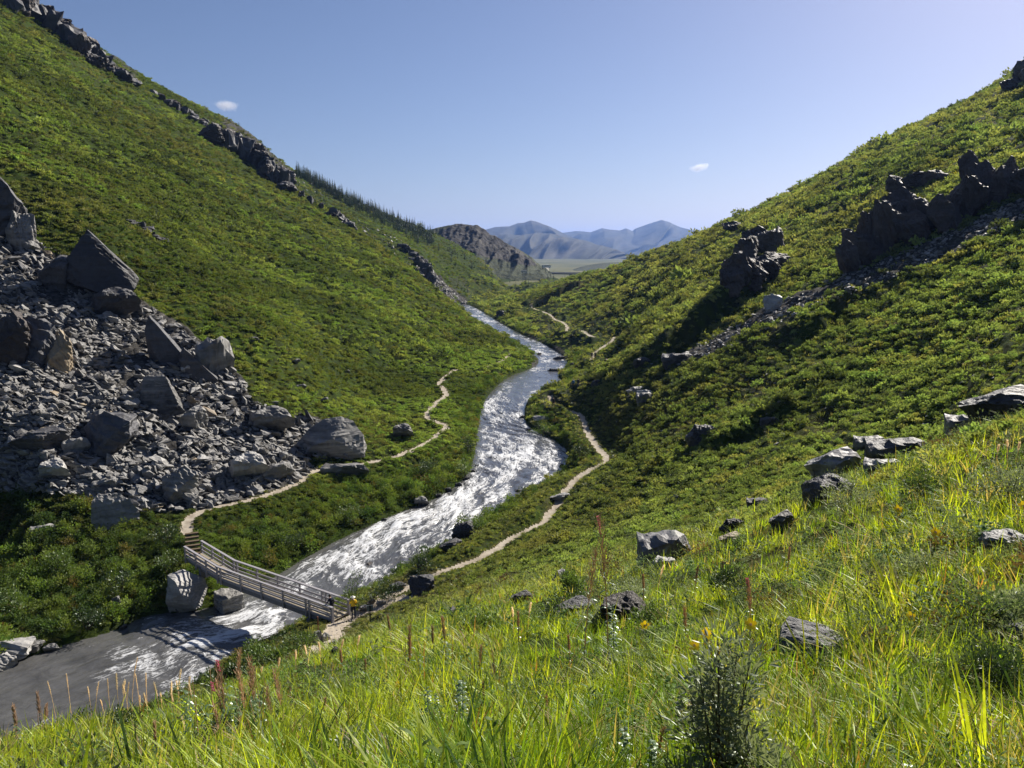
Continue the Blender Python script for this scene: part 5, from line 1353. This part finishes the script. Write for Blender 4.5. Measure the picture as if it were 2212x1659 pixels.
# the hiker in yellow stands on the path at the near end of the bridge
p = Vector(pz(764, 1333, 2.72)); p.z = float(hgt(p.x, p.y)); 
person('person in a yellow top and dark trousers standing at the bridge end', p, az_of(p.x, p.y)+.15, 1.74, 'yellow_cloth', 'navy_cloth', 'cap', 'cap', None, 'hands_front', .05)
q = BP(.62, .42, .045)
person('person in dark navy jacket leaning by the bridge end post', q, az_of(q.x, q.y)+.75, 1.70, 'navy_cloth', 'black_cloth', 'hair', None, 'black_cloth', 'rail', .04, .22)
# a trekking pole leaning at the end post
b = MB(); q2 = BP(-.25, .15, 0); g2 = hgt(q2.x, q2.y)
b.tube([(q2.x, q2.y, g2), (q2.x-.10, q2.y+.12, g2+1.1)], [.012, .016], 6); b.tube([(q2.x-.10, q2.y+.12, g2+1.08), (q2.x-.112, q2.y+.135, g2+1.24)], .022, 6)
tag(b.build('trekking_pole', MT['black_cloth']), 'thin dark trekking pole leaning beside the near end post', 'pole')
def hiker(px, py, label, **k):
    x, y, z = cast(px, py, 50)
    person(label, (x, y, z), az_of(x, y)+k.pop('turn', 0), **k)
hiker(1278.5, 776, 'dark clothed hiker, left one of the pair walking on the right trail', top='black_cloth', legs='black_cloth', pack='black_cloth', step=.12)
hiker(1285.5, 776, 'dark clothed hiker, right one of the pair walking on the right trail', top='navy_cloth', legs='black_cloth', hat='black_cloth', step=.10, turn=.3)
hiker(1238, 839, 'hiker in a bright blue jacket near the river bend', top='blue_cloth', legs='denim', pack='blue_cloth', step=.1, turn=.4)
hiker(1249, 838, 'hiker in dark clothes beside the one in blue', top='black_cloth', legs='denim', step=.12, turn=-.2)
hiker(1195, 880, 'hiker in black with pack alone on the path at the inner bend', top='black_cloth', legs='black_cloth', pack='black_cloth', hat='black_cloth', step=.1)

# ------------------------------------------------------------------ posts and signs by the bridge
def sign_post():
    x, y, z = cast(800, 1344, 40)
    r = empty('sign_post', (x, y, z), az_of(x, y)); tag(r, 'small blank backed trail sign on a dark post', 'sign')
    b = MB(); b.box((0, 0, .62), (.075, .075, 1.3)); b.build('post', MT['black_cloth'], r)
    b = MB(); b.box((0, .06, 1.02), (.46, .03, .46)); b.build('sign_board', MT['sign'], r)
sign_post()
x, y, z = cast(688, 1378, 40)
b = MB(); b.tube([(0, 0, -.1), (0, 0, 1.5)], .035, 8); b.tube([(0, 0, 1.5), (0, 0, 1.53)], [.05, .045], 8)
tag(b.build('marker_post', MT['rust'], loc=(x, y, z)), 'rusty marker post in the bushes before the bridge', 'post')

# ------------------------------------------------------------------ spruces
def spruce_mesh(seed):
    r = random.Random(seed)
    tr = MB(); tr.tube([(0, 0, -.5), (0, 0, 4), (0, 0, 8)], [.16, .10, .02], 6)
    c = MB(); n = 15
    for i in range(n):
        t = i/(n-1); z = .7+7.2*t; rad = (1.45*(1-t)**.8+.12)*r.uniform(.75, 1.2)
        m = max(4, int(9*(1-t))+3); a0_ = r.uniform(0, 6.28)
        for j in range(m):
            a = a0_+j*2*math.pi/m+r.uniform(-.25, .25); rr_ = rad*r.uniform(.65, 1.15); w = .34*(1-t*.5)
            tip = (math.cos(a)*rr_, math.sin(a)*rr_, z-.38*rr_+r.uniform(-.1, .1)); s1 = (math.cos(a+1.57)*w*.5, math.sin(a+1.57)*w*.5)
            mid = (math.cos(a)*rr_*.5, math.sin(a)*rr_*.5, z+.02)
            c.add([(0, 0, z+.22), (mid[0]+s1[0], mid[1]+s1[1], mid[2]-.12), tip, (mid[0]-s1[0], mid[1]-s1[1], mid[2]-.12)], [(0, 1, 2), (0, 2, 3)])
    c.tube([(0, 0, 7.5), (0, 0, 8.3)], [.08, .01], 4)
    return tr.mesh('trunk', [MT['stem']]), c.mesh('crown', [MT['needle']])
SPR = [spruce_mesh(600+i) for i in range(4)]
def spruce(px, py, label, group, smin, hgt_m=None, back=0.0):
    x, y, z = cast(px, py, smin)
    if back:
        L_ = math.hypot(x, y); x += x/L_*back; y += y/L_*back; z = float(hgt(x, y))
    k = (hgt_m or R.uniform(4.5, 8.5))/8.2
    tr, cr = R.choice(SPR)
    r = obj('spruce_tree', None, None, (x, y, z), (R.uniform(-.03, .03), R.uniform(-.03, .03), R.uniform(0, 6.28)), (k*R.uniform(.8, 1.05),)*2+(k,))
    tag(r, label, 'tree', group)
    obj('trunk', tr, r); obj('crown', cr, r)
SX = [620, 690, 760, 830, 880, 930]; SY = [368, 400, 434, 466, 487, 508]
for i in range(285):
    px = 635+300*R.random()**.8; base_ = np.interp(px, SX, SY)
    spruce(px, base_+R.uniform(1, 34)*R.random()**.5*(.35+.65*(px-640)/290), 'narrow dark spruce in the row along the left ridge skyline', 'spruces along the left ridge skyline', 380, R.uniform(2.5, 8.5)*R.uniform(.7, 1.0))
def forest():
    rs = np.random.default_rng(77); Vo, Fo, b = [], [], 0
    src = [(np.array([v.co[:] for v in cr.vertices]), [tuple(p.vertices) for p in cr.polygons]) for tr, cr in SPR]
    for _ in range(620):
        px = 640+300*rs.random(); x_, y_, z_ = cast(px, np.interp(px, SX, SY)+rs.uniform(1, 40)*rs.random()**.6*(.3+.7*(px-640)/290), 380)
        L_ = math.hypot(x_, y_); k_ = rs.uniform(0, 26); x_ += x_/L_*k_; y_ += y_/L_*k_; z_ = float(hgt(x_, y_))
        V, F_ = src[rs.integers(4)]; k = rs.uniform(.4, .95); a = rs.uniform(0, 6.28)
        M = np.array([[math.cos(a), -math.sin(a), 0], [math.sin(a), math.cos(a), 0], [0, 0, 1]])
        Vo.append((V*k)@M.T+[x_, y_, z_]); Fo += [tuple(i+b for i in f) for f in F_]; b += len(V)
    tag(obj('spruce_forest', mesh('spruce_forest', np.concatenate(Vo), Fo, [MT['needle']])), 'dense dark spruce wood behind the first row on the left ridge', kind='stuff')
forest()
for i in range(26):
    spruce(R.uniform(640, 760), np.interp(R.uniform(640, 760), SX, SY)+R.uniform(16, 40), 'stunted dark spruce clinging to the cliffs under the skyline row', 'stunted spruces on the left cliffs', 330, R.uniform(2.5, 4.5))
for i in range(34):
    px = R.uniform(940, 1150); spruce(px, np.interp(px, [940, 1000, 1060, 1150], [520, 552, 584, 606])+R.uniform(2, 22), 'small dark spruce on the spur below the rocky hill', 'spruces below the rocky hill', 430, R.uniform(3, 6))
for px, py, h_ in ((1010, 632, 3.5), (1128, 650, 3), (975, 566, 5)):
    spruce(px, py, 'lone dwarf spruce %s' % ('above the pale far scree chute' if px == 1010 else 'near the far river bend' if px == 1128 else 'on the far spur left of the gully'), None, 340, h_)
for i in range(16):
    px = R.uniform(1150, 1260)
    s = R.uniform(640, 800); p = unproj(px, 600, s); z = float(hgt(p[0], p[1]))
    o = obj('spruce_tree', None, None, (p[0], p[1], z), (0, 0, R.uniform(0, 6)), (R.uniform(.4, .7),)*3); tag(o, 'small spruce on the valley floor near the far road bridge', 'tree', 'spruces by the far road bridge')
    tr, cr = R.choice(SPR); obj('trunk', tr, o); obj('crown', cr, o)

# ------------------------------------------------------------------ far road, road bridge and parked vehicles
def road_bridge():
    a = unproj(1165, 590.5, 840); e = unproj(1330, 592.5, 860)
    r = empty('road_bridge', tuple(a)); tag(r, 'distant dark road bridge across the valley mouth', 'bridge')
    d = Vector(e-a)
    b = MB(); b.bar((0, 0, 0), d, 8, 1.6); b.build('deck', MT['concrete'], r)
    for sgn in (-1, 1):
        dn = Vector((-d.y, d.x, 0)).normalized()*3.9*sgn
        b = MB(); b.bar(dn+Vector((0, 0, 1.3)), d+dn+Vector((0, 0, 1.3)), .2, .5); b.build('guard_rail', MT['wood'], r)
    for t in (.15, .4, .65, .9):
        b = MB(); c = d*t; b.box((c.x, c.y, c.z-4.5), (2, 6, 8)); b.build('pier', MT['concrete'], r)
road_bridge()
def far_road():
    P = [unproj(*p) for p in ((1165, 589.5, 845), (1150, 588, 850), (1140, 584, 865), (1158, 580, 890), (1176, 577, 930))]
    P = smoothline(P, 2); V = []; F = []
    for i, p in enumerate(P):
        t = P[min(i+1, len(P)-1)]-P[max(i-1, 0)]; nn = np.array((-t[1], t[0], 0)); nn /= np.linalg.norm(nn)
        for sgn, dz in ((-4.5, 0), (4.5, 0), (5.5, -4), (-5.5, -4)): V.append(p+nn*sgn+[0, 0, dz])
    for i in range(len(P)-1):
        for k in range(4): F.append((4*i+k, 4*i+(k+1) % 4, 4*i+4+(k+1) % 4, 4*i+4+k))
    tag(obj('road', mesh('road', np.array(V), F, [MT['asphalt']])), label='pale gravel road coming round the rocky hill', kind='structure')
far_road()
def vehicle(px, py, s, L, Wd, H, label, cat, turn, bus=False):
    p = unproj(px, py, s)
    r = empty('parked_'+cat, tuple(p), turn); tag(r, label, cat, None)
    me = MB()
    prof = [(-L/2, .45), (L/2, .45), (L/2, H*.55), (L*.42, H*.6), (L*.30, H), (-L*.46, H), (-L/2, H*.6)] if not bus else [(-L/2, .45), (L/2, .45), (L/2, H*.5), (L*.47, H*.95), (L*.44, H), (-L*.48, H), (-L/2, H*.9)]
    n_ = len(prof)
    me.add([(x_, y_, z_) for y_ in (-Wd/2, Wd/2) for x_, z_ in prof], [tuple(range(n_))[::-1], tuple(range(n_, 2*n_))]+[(i, (i+1) % n_, n_+(i+1) % n_, n_+i) for i in range(n_)])
    me.build('body', MT['white_paint'], r)
    for sgn in (-1, 1):
        g = MB()
        for i in range(6 if bus else 3): g.box((-L*.36+i*L*(.13 if bus else .24), sgn*(Wd/2+.01), H*.74), (L*(.11 if bus else .2), .02, H*.26))
        g.build('window', MT['glass'], r)
        for x_ in (-L*.3, L*.32):
            w = MB(); w.tube([(x_, sgn*(Wd/2-.2), .45), (x_, sgn*(Wd/2+.03), .45)], .45, 12); w.build('wheel', MT['rubber'], r)
vehicle(1180, 579, 900, 11, 2.6, 3.4, 'white bus parked on the far road round the hill', 'bus', .6, True)
vehicle(1171, 583.5, 880, 5.5, 2.0, 2.0, 'white van on the far road in front of the bus', 'van', .3)
vehicle(1132, 589.5, 800, 6.5, 2.3, 2.6, 'white camper at the foot of the rocky hill', 'van', .1, True)
# ------------------------------------------------------------------ single plants one can point to
FK = 1.0
def fire_mesh(seed, h, pods=True, leafy=.5, pink=False, red=.0):
    """fireweed: stem, lance leaves up the lower part, splayed seed pods on top"""
    r = random.Random(seed)
    bend = Vector((r.uniform(-.1, .1), r.uniform(-.08, .08), 0))
    def at(t): return Vector((bend.x*t*t*h, bend.y*t*t*h, t*h))
    st = MB(); st.tube([at(i/6) for i in range(7)], [.0055*FK*(1.15-i/7) for i in range(7)], 5)
    lf = MB(); n = int(34*leafy)+6
    for i in range(n):
        t = .08+(.62 if pods else .88)*i/n; a = i*2.4
        lf.lance(at(t), (math.cos(a), math.sin(a), r.uniform(.3, 1.1)), min(.15, h*.14)*r.uniform(.7, 1.2)*(1.1-.5*t), .019*FK**.5*r.uniform(.8, 1.3), r.uniform(.5, 1.5))
    pd = MB()
    if pods:
        for i in range(38):
            t = .56+.42*i/38; a = i*2.4; d = Vector((math.cos(a)*.42, math.sin(a)*.42, 1)).normalized()
            L = h*.10*r.uniform(.7, 1.2)*(1.15-.5*(t-.5))
            p = at(t); pd.tube([p, p+d*L*.5, p+d*L], [.0022*FK, .0036*FK, .0012*FK], 4, cap=False)
    fl = MB()
    if pink:
        for i in range(16):
            t = .90+.12*i/16; a = i*2.4
            for q in range(3): fl.leaf(at(t), (math.cos(a+q*.5), math.sin(a+q*.5), .5), .022, .016, q)
    return st.mesh('stem', [MT['pod'] if pods else MT['leaf_fire']]), lf.mesh('leaves', [MT['leaf_fire']]), pd.mesh('seed_pods', [MT['pod']]) if pods else None, fl.mesh('blossom', [MT['pink']]) if pink else None
def plant(name, label, cat, x, y, z, parts, k=1.0, group=None):
    r = empty(name, (x, y, z-.02), R.uniform(0, 6.28)); r.scale = (k, k, k); tag(r, label, cat, group)
    for me in parts:
        if me is not None and len(me.vertices): obj(me.name.split('.')[0], me, r)
    return r
def by_top(px, top, base, smin=2.0):
    x, y, z = cast(px, base, smin)
    return x, y, z, max(.15, ztop(x, y, top)-z)
def fireweed(px, top, base, label, seed, pods=True, leafy=.5, pink=False, clump_=1, group=None):
    x, y, z, h = by_top(px, top, base)
    global FK
    FK = max(1.0, sdep((x, y, z))/7)
    r = empty('fireweed', (x, y, z-.02), 0); tag(r, label, 'fireweed', group)
    rn = random.Random(seed)
    for i in range(clump_):
        for me in fire_mesh(seed+i*7, h*(1 if i == 0 else rn.uniform(.65, .95)), pods, leafy, pink and i < 2):
            if me is not None and len(me.vertices): obj(me.name.split('.')[0], me, r, (0, 0, 0) if i == 0 else (rn.gauss(0, .09*clump_**.5), rn.gauss(0, .09*clump_**.5), 0))
    return r
fireweed(1313, 1122, 1450, 'tallest pink tipped fireweed beside the brown rock bank', 1, pink=True, leafy=.3)
fireweed(1262, 1188, 1440, 'slim fireweed gone to seed left of the tallest one', 2, leafy=.3)
fireweed(1326, 1300, 1440, 'bright leafy green fireweed below the tallest one', 3, pods=False, leafy=1.6)
fireweed(964, 1326, 1450, 'rusty fireweed gone to seed at the middle of the near grass', 4, clump_=2)
fireweed(884, 1352, 1480, 'reddish seeded fireweed left of the rusty one', 5, clump_=2)
fireweed(1034, 1394, 1500, 'dark topped seeded fireweed right of the rusty one', 6)
fireweed(497, 1418, 1640, 'large clump of orange brown fireweed at the edge above the river', 7, pink=True, clump_=9)
fireweed(92, 1500, 1600, 'reddish fireweed clump before the pool at the left', 8, clump_=3)
fireweed(42, 1520, 1625, 'bent brown fireweed near the left edge of the photo', 9, clump_=2)
fireweed(340, 1555, 1655, 'reddish brown stalk in the grass at lower left', 10)
fireweed(1045, 1470, 1560, 'orange dried stalk in the middle foreground grass', 11)
fireweed(1180, 1500, 1600, 'small orange dried stalk right of the middle one', 12)
fireweed(1480, 1310, 1420, 'thin rusty stalk behind the yellow flowers', 13, leafy=.2)
fireweed(1620, 1250, 1400, 'pinkish seed stalk in the grass above the yellow flowers', 14, leafy=.2, pink=True)
fireweed(1415, 1560, 1690, 'reddish seed stalk beside the grey cinquefoil bush', 15, leafy=.3)
fireweed(1350, 1560, 1720, 'leafy dark green fireweed at the foot of the grey bush', 16, pods=False, leafy=1.6, clump_=3)
fireweed(1000, 1465, 1590, 'broad leaved green fireweed in the middle of the grass', 17, pods=False, leafy=1.4, clump_=2)
fireweed(930, 1480, 1590, 'leafy dark fireweed left of the broad leaved one', 18, pods=False, leafy=1.2, clump_=2)
fireweed(545, 1500, 1600, 'leafy dark green plant beside the orange fireweed clump', 19, pods=False, leafy=1.5, clump_=3)
fireweed(1945, 1640, 1760, 'pale leaved plant at the lower right edge of the grass', 20, pods=False, leafy=1.4, clump_=2)
fireweed(1760, 1330, 1400, 'small leafy plant just above the flat lichen rock', 21, pods=False, leafy=1.2, clump_=2)
# pale leaves low right, dried stalks here and there
for i, (px, top, base) in enumerate(((620, 1590, 1660), (740, 1400, 1470), (790, 1420, 1490), (845, 1330, 1400), (1120, 1320, 1400), (1230, 1370, 1450), (1500, 1220, 1290), (1560, 1210, 1290), (1700, 1180, 1250), (1850, 1230, 1300), (1975, 1190, 1260), (1390, 1240, 1310), (700, 1500, 1580))):
    fireweed(px, top, base, 'thin rusty seed stalk standing in the near grass', 40+i, leafy=.2, group='rusty seed stalks in the near grass')

def dry_grass(px, top, base, label, group=None, seed=1, kmin=2.0):
    x, y, z, h = by_top(px, top, base, kmin)
    r = random.Random(seed)
    s = sdep((x, y, z)); k = max(1, s/12)
    lean = Vector((r.uniform(-.12, .18), r.uniform(-.05, .05), 0))
    def at(t): return Vector((lean.x*t*t*h, lean.y*t*t*h, t*h))
    st = MB(); st.tube([at(i/5) for i in range(6)], .0032*k, 5)
    hd = MB()
    for i in range(44):
        t = 1-.30*i/44; a = i*2.4; w = math.sin(math.pi*(i+4)/50)
        hd.leaf(at(t), (math.cos(a)*.45, math.sin(a)*.45, 1), .055*r.uniform(.7, 1.2)*k**.5, .010*k*(.4+w), a)
    o = empty('dry_grass_stalk', (x, y, z-.03)); tag(o, label, 'grass stalk', group)
    st.build('stem', MT['dry_head'], o); hd.build('seed_head', MT['dry_head'], o)
heads = [(1050, 130), (570, 270), (450, 330), (730, 370), (760, 330), (880, 305), (950, 270), (975, 310), (1010, 330), (1030, 340), (1120, 270), (1172, 260), (1278, 335), (1365, 330), (1408, 235), (1440, 320), (1490, 275), (1550, 330), (1290, 415), (1390, 415), (1180, 415), (830, 470), (1120, 440)]
for i, (zx, zy) in enumerate(heads):
    lab = {0: 'tan grass head standing highest over the calm pool', 1: 'tan grass head second from the left over the pool', 2: 'bent tan grass head farthest left over the pool', 14: 'tall tan grass head near the right end of the row over the pool'}.get(i)
    dry_grass(zx*.2734, 1382.6+zy*.2734, 1560+R.uniform(-6, 14), lab or 'tan dry grass head in the row against the calm pool', None if lab else 'tan grass heads against the calm pool', 70+i)
for i, (px, top, base) in enumerate(((560, 1440, 1500), (600, 1420, 1480), (640, 1405, 1470), (668, 1395, 1460), (695, 1385, 1450), (735, 1380, 1440), (770, 1372, 1440), (1110, 1310, 1380), (1140, 1300, 1370), (1420, 1220, 1290), (2150, 960, 1010), (2175, 950, 1000), (2195, 955, 1010))):
    dry_grass(px, top, base, 'tan dry grass head at the upper edge of the near grass', 'tan grass heads along the grass edge', 110+i)

def flower(px, py, label, size=1.0, base=None, drop=90):
    x, y, z, h = by_top(px, py, base or py+drop)
    r = empty('yellow_flower', (x, y, z)); tag(r, label, 'flower')
    st = MB(); st.tube([(0, 0, 0), (.01, 0, h*.5), (0, 0, h)], .0022, 5); st.build('stem', MT['leaf_fire'], r)
    s = sdep((x, y, z)); pr = .042*size*max(1, s/7)
    tilt = Vector((R.uniform(-.3, .3), -.95, .8)).normalized(); a = tilt.orthogonal().normalized(); b_ = tilt.cross(a)
    for q in range(5):
        f = MB(); an = q*2*math.pi/5; d = a*math.cos(an)+b_*math.sin(an); sd_ = tilt.cross(d)
        c = Vector((0, 0, h)); P = [c, c+d*pr*.55+sd_*pr*.42+tilt*pr*.1, c+d*pr*1.05+sd_*pr*.25+tilt*pr*.16, c+d*pr*1.05-sd_*pr*.25+tilt*pr*.16, c+d*pr*.55-sd_*pr*.42+tilt*pr*.1]
        f.add(P, [(0, 1, 2), (0, 2, 3), (0, 3, 4)]); f.build('petal', MT['yellow'], r)
    f = MB(); f.tube([Vector((0, 0, h)), Vector((0, 0, h))+tilt*pr*.22], [pr*.28, pr*.2], 8); f.build('flower_centre', MT['dry_head'], r)
flower(1615, 1349, 'yellow flower right of the top of the grey bush', 1.25, 1470)
flower(1520, 1369, 'yellow flower above the left side of the grey bush', 1.2, 1480)
flower(1496, 1394, 'yellow flower lowest left over the grey bush', 1.1, 1490)
flower(1553, 1407, 'small yellow flower in the middle of the grey bush top', .9, 1500)
flower(2015, 1150, 'yellow flower in the tall bright grass at right', 1.0, 1215)
flower(1935, 1100, 'yellow flower just under the pale shrubs at right', .9, 1160)
flower(1962, 1332, 'orange yellow flower above and right of the flat rock', 1.0, 1390)
flower(1391, 1351, 'small yellow flower beside the brown rock bank', .9, 1420)
flower(2204, 1093, 'yellow flower by the right edge of the photo', 1.0, 1150)
flower(860, 1478, 'tiny yellow flower in the grass left of centre', .7, 1530)

def bush_mesh(seed, n, w, h, L, lw, m, lumps=8, tall=False):
    """stems fanning out and leaves gathered on lumps around their ends"""
    r = random.Random(seed); st = MB(); lf = MB()
    ends = []
    for i in range(lumps):
        a = r.uniform(0, 6.28); rad = w*.5*math.sqrt(r.random())*.85
        if tall:
            hz = r.uniform(.18, .95); e = Vector((math.cos(a)*rad*(1.15-.75*hz), math.sin(a)*rad*(1.15-.75*hz), h*hz))
        else: e = Vector((math.cos(a)*rad, math.sin(a)*rad, h*r.uniform(.35, .85)*(1-.45*(rad/(w*.5))**2)))
        b0 = Vector((e.x*.15, e.y*.15, -.05)); mid = b0.lerp(e, .5)+Vector((0, 0, h*.06))
        st.tube([b0, mid, e], [.006*h+.002, .005*h+.001, .003*h], 5, cap=False)
        ends.append((e, mid))
    for _ in range(n):
        e, mid = r.choice(ends)
        c = mid.lerp(e, r.uniform(.3, 1.1))
        d = Vector((r.gauss(0, 1), r.gauss(0, 1), r.gauss(.25, .8))).normalized()
        rad = w*.17*r.uniform(.3, 1.15)
        p = c+Vector((d.x*rad, d.y*rad, d.z*rad*.8)); p.z = max(p.z, .01)
        lf.leaf(p, (d+Vector((0, 0, .5))).normalized(), L*r.uniform(.7, 1.3), lw*r.uniform(.7, 1.3), r.uniform(0, 6.28))
    return st.mesh('stem', [MT['stem']]), lf.mesh('foliage', [MT[m]])
def bush(px0, top, px1, base, label, m='leaf_green', seed=1, n=700, L=.06, lw=.03, lumps=9, tall=False, group=None, cat='shrub', smin=2.0, name='shrub', thick=1.0):
    x, y, z, h = by_top((px0+px1)/2, top, base, smin)
    s = sdep((x, y, z)); w = (px1-px0)*s/FPX
    st, lf = bush_mesh(seed, n, w, h, L, lw, m, lumps, tall)
    o = empty(name, (x, y, z-.03), R.uniform(0, 6.28)); tag(o, label, cat, group)
    obj('stem', st, o); obj('foliage', lf, o)
    ROCKX.append((x, y, w))
    return o
bush(1425, 1345, 1695, 1735, 'tall narrow grey green cinquefoil bush with a dark hollow middle', 'leaf_grey', 8, 2900, .050, .015, 22, True)
bush(1560, 1560, 1740, 1740, 'low grey green bush at the bottom edge beside the tall cinquefoil', 'leaf_grey', 2, 3600, .040, .012, 14)
bush(1775, 1020, 1895, 1110, 'pale glittering willow bush in front of the blocky outcrop', 'leaf_grey', 3, 1500, .055, .024, 12)
bush(1925, 985, 2090, 1085, 'wide deep green willow bush right of the pale glittering one', 'leaf_green', 4, 1900, .06, .026, 14)
bush(2100, 960, 2260, 1090, 'pale green willow bush at the right edge of the photo', 'leaf_grey', 5, 1800, .055, .024, 14)
bush(1530, 1205, 1640, 1300, 'dark shaded shrub in the grass left of the bright tufts', 'leaf_dark', 6, 1300, .05, .022, 10)
bush(1925, 1165, 2030, 1265, 'dark grey shrub among the bright tall grass', 'leaf_grey', 7, 1300, .045, .018, 11)
bush(985, 1322, 1085, 1372, 'leafy bush with pale shining leaves in front of the grass edge', 'leaf_green', 8, 1300, .075, .040, 11)
bush(1195, 1215, 1270, 1290, 'pale green bush by the grey upright stone', 'leaf_green', 9, 1100, .075, .038, 10)
bush(1300, 1250, 1425, 1310, 'grey green shrub spreading over the brown rock bank', 'leaf_grey', 10, 1500, .06, .026, 14)
bush(1180, 1268, 1290, 1315, 'dark shrub on top of the dark rock bank', 'leaf_dark', 22, 1100, .06, .026, 12)
bush(700, 1560, 900, 1700, 'dusty grey green shrub low in the middle of the near grass', 'leaf_grey', 11, 1700, .035, .014, 14)
bush(420, 1520, 560, 1640, 'dusky shrub under the orange fireweed clump', 'leaf_dark', 12, 1300, .045, .02, 12)
bush(200, 1530, 300, 1600, 'dark shrub at the edge of the grass above the pool', 'leaf_dark', 13, 900, .05, .022, 9)
bush(2140, 1255, 2260, 1330, 'flat silvery shrub at the right edge above the lichen stone', 'leaf_grey', 14, 1300, .04, .016, 12)
bush(2050, 1370, 2230, 1500, 'dark heathy shrub at the lower right corner', 'leaf_dark', 15, 1600, .035, .014, 14)
bush(732, 1225, 800, 1312, 'small open willow tree behind the person in yellow', 'leaf_green', 16, 520, .16, .07, 9, True, None, 'tree', 30, 'small_tree')
bush(790, 1245, 870, 1300, 'round dark willow bush at the water right of the bridge', 'leaf_dark', 17, 900, .17, .08, 11, smin=30)
bush(520, 1370, 625, 1445, 'bright leafy willow on the bank below the bridge', 'leaf_green', 18, 1300, .17, .08, 13, smin=30)
bush(600, 1352, 690, 1410, 'green willow in front of the right bridge support', 'leaf_green', 19, 1100, .17, .08, 12, smin=30)
bush(440, 1415, 560, 1505, 'dark willow overhanging the pool edge', 'leaf_dark', 20, 1300, .17, .08, 13, smin=30)
bush(560, 1405, 680, 1480, 'mixed green willow on the slope under the spur path', 'leaf_green', 21, 1300, .16, .075, 13, smin=30)
bush(1150, 1290, 1240, 1352, 'dusky shrub hanging in front of the dark rock bank', 'leaf_dark', 23, 1000, .05, .022, 10)
bush(1250, 1300, 1340, 1362, 'grey green shrub low against the brown rock bank', 'leaf_grey', 24, 1000, .05, .022, 10)
bush(1360, 1290, 1450, 1350, 'green shrub at the right end of the brown rock bank', 'leaf_green', 25, 1000, .055, .024, 10)
for i, (a, b_, c, d_) in enumerate(((330, 1180, 400, 1240), (995, 930, 1030, 985), (975, 980, 1030, 1035), (900, 985, 960, 1030), (1110, 735, 1150, 765), (880, 1195, 950, 1235), (1000, 1110, 1060, 1150), (1236, 950, 1275, 990), (1140, 900, 1200, 945), (600, 1140, 680, 1185), (720, 1090, 800, 1125), (320, 1120, 400, 1175), (80, 1180, 170, 1240), (210, 1220, 300, 1290), (0, 1250, 90, 1320), (140, 1300, 230, 1360))):
    lab = ('willow bush on the left bank left of the steps', 'rounded willow at the left water edge near the rapids', 'dark willow clump above the left water edge', 'low willow between the left path and the water', 'willow on the point where the left slope meets the river', 'bush on the right bank by the squat dark boulder', 'bush beside the dark boulder at the rapids', 'bush in the bowl under the right footpath', 'bright shrub on the inner bend of the right bank',
           'willow in the middle of the left bank thicket', 'willow below the bend of the left path', 'willow right of the striped boulder', 'willow at the left of the thicket', 'willow above the calm pool', 'willow near the left edge above the pool', 'willow at the pool edge left of the bridge')[i]
    bush(a, b_, c, d_, lab, ('leaf_green', 'leaf_dark')[i % 2], 30+i, 650, .20, .09, 11, smin=30)

# ------------------------------------------------------------------ two small clouds, well beyond and above the haze
def cloud(px, py, s, wpx, hpx, label, seed, dens):
    c = unproj(px, py, s); w = wpx*s/FPX; h = hpx*s/FPX
    b = bmesh.new(); bmesh.ops.create_icosphere(b, subdivisions=4, radius=1.0)
    for v in b.verts:
        k = 1+.25*float(fbm(v.co.x*1.6+seed, v.co.y*1.6+v.co.z, seed, 3)); v.co = Vector((v.co.x*w*.55*k, v.co.y*w*.4*k, v.co.z*h*.60*k))
    me = bpy.data.meshes.new('cloud'); b.to_mesh(me); b.free()
    t = NT('cloud_vapour'); p = t.coord()
    n = t.noise(p, 5.0/w, 5, .62, .4)
    q = t.n('ShaderNodeVectorMath', operation='MULTIPLY'); t.l(p, q.inputs[0]); q.inputs[1].default_value = (2/w/.95, 2/w/.75, 2/h/1.0)
    ln = t.n('ShaderNodeVectorMath', operation='LENGTH'); t.l(q.outputs[0], ln.inputs[0])
    f = t.math('SUBTRACT', t.math('SUBTRACT', t.math('MULTIPLY_ADD', n, 1.5, .22), ln.outputs['Value']), .12, clamp=True)
    pv = t.n('ShaderNodeVolumePrincipled'); pv.inputs['Color'].default_value = (.97, .97, 1, 1)
    t.l(t.math('MULTIPLY', f, dens), pv.inputs['Density']); pv.inputs['Anisotropy'].default_value = .3
    t.l(pv.outputs[0], t.out.inputs['Volume'])
    me.materials.append(t.m)
    tag(obj('cloud', me, None, tuple(c), (0, .12 if seed == 1 else -.15, 0)), label, 'cloud')
cloud(488, 228, 9000, 66, 26, 'soft small cloud left, over the green slope skyline', 1, .012)
cloud(1511, 362, 9000, 52, 20, 'small ragged white cloud right of the far mountains', 2, .018)
# ------------------------------------------------------------------ air
def haze():
    b = MB()
    x0, x1, y0, y1, z0, z1 = -26000, 26000, -3000, 26000, -40, 520
    b.box(((x0+x1)/2, (y0+y1)/2, (z0+z1)/2), (x1-x0, y1-y0, z1-z0))
    t = NT('haze_air')
    pv = t.n('ShaderNodeVolumePrincipled')
    pv.inputs['Color'].default_value = (.24, .44, 1.0, 1)
    pv.inputs['Density'].default_value = 5.0e-5
    pv.inputs['Anisotropy'].default_value = .25
    t.l(pv.outputs[0], t.out.inputs['Volume'])
    tag(b.build('haze', t.m), label='thin blue air haze filling the valley', kind='stuff')
haze()
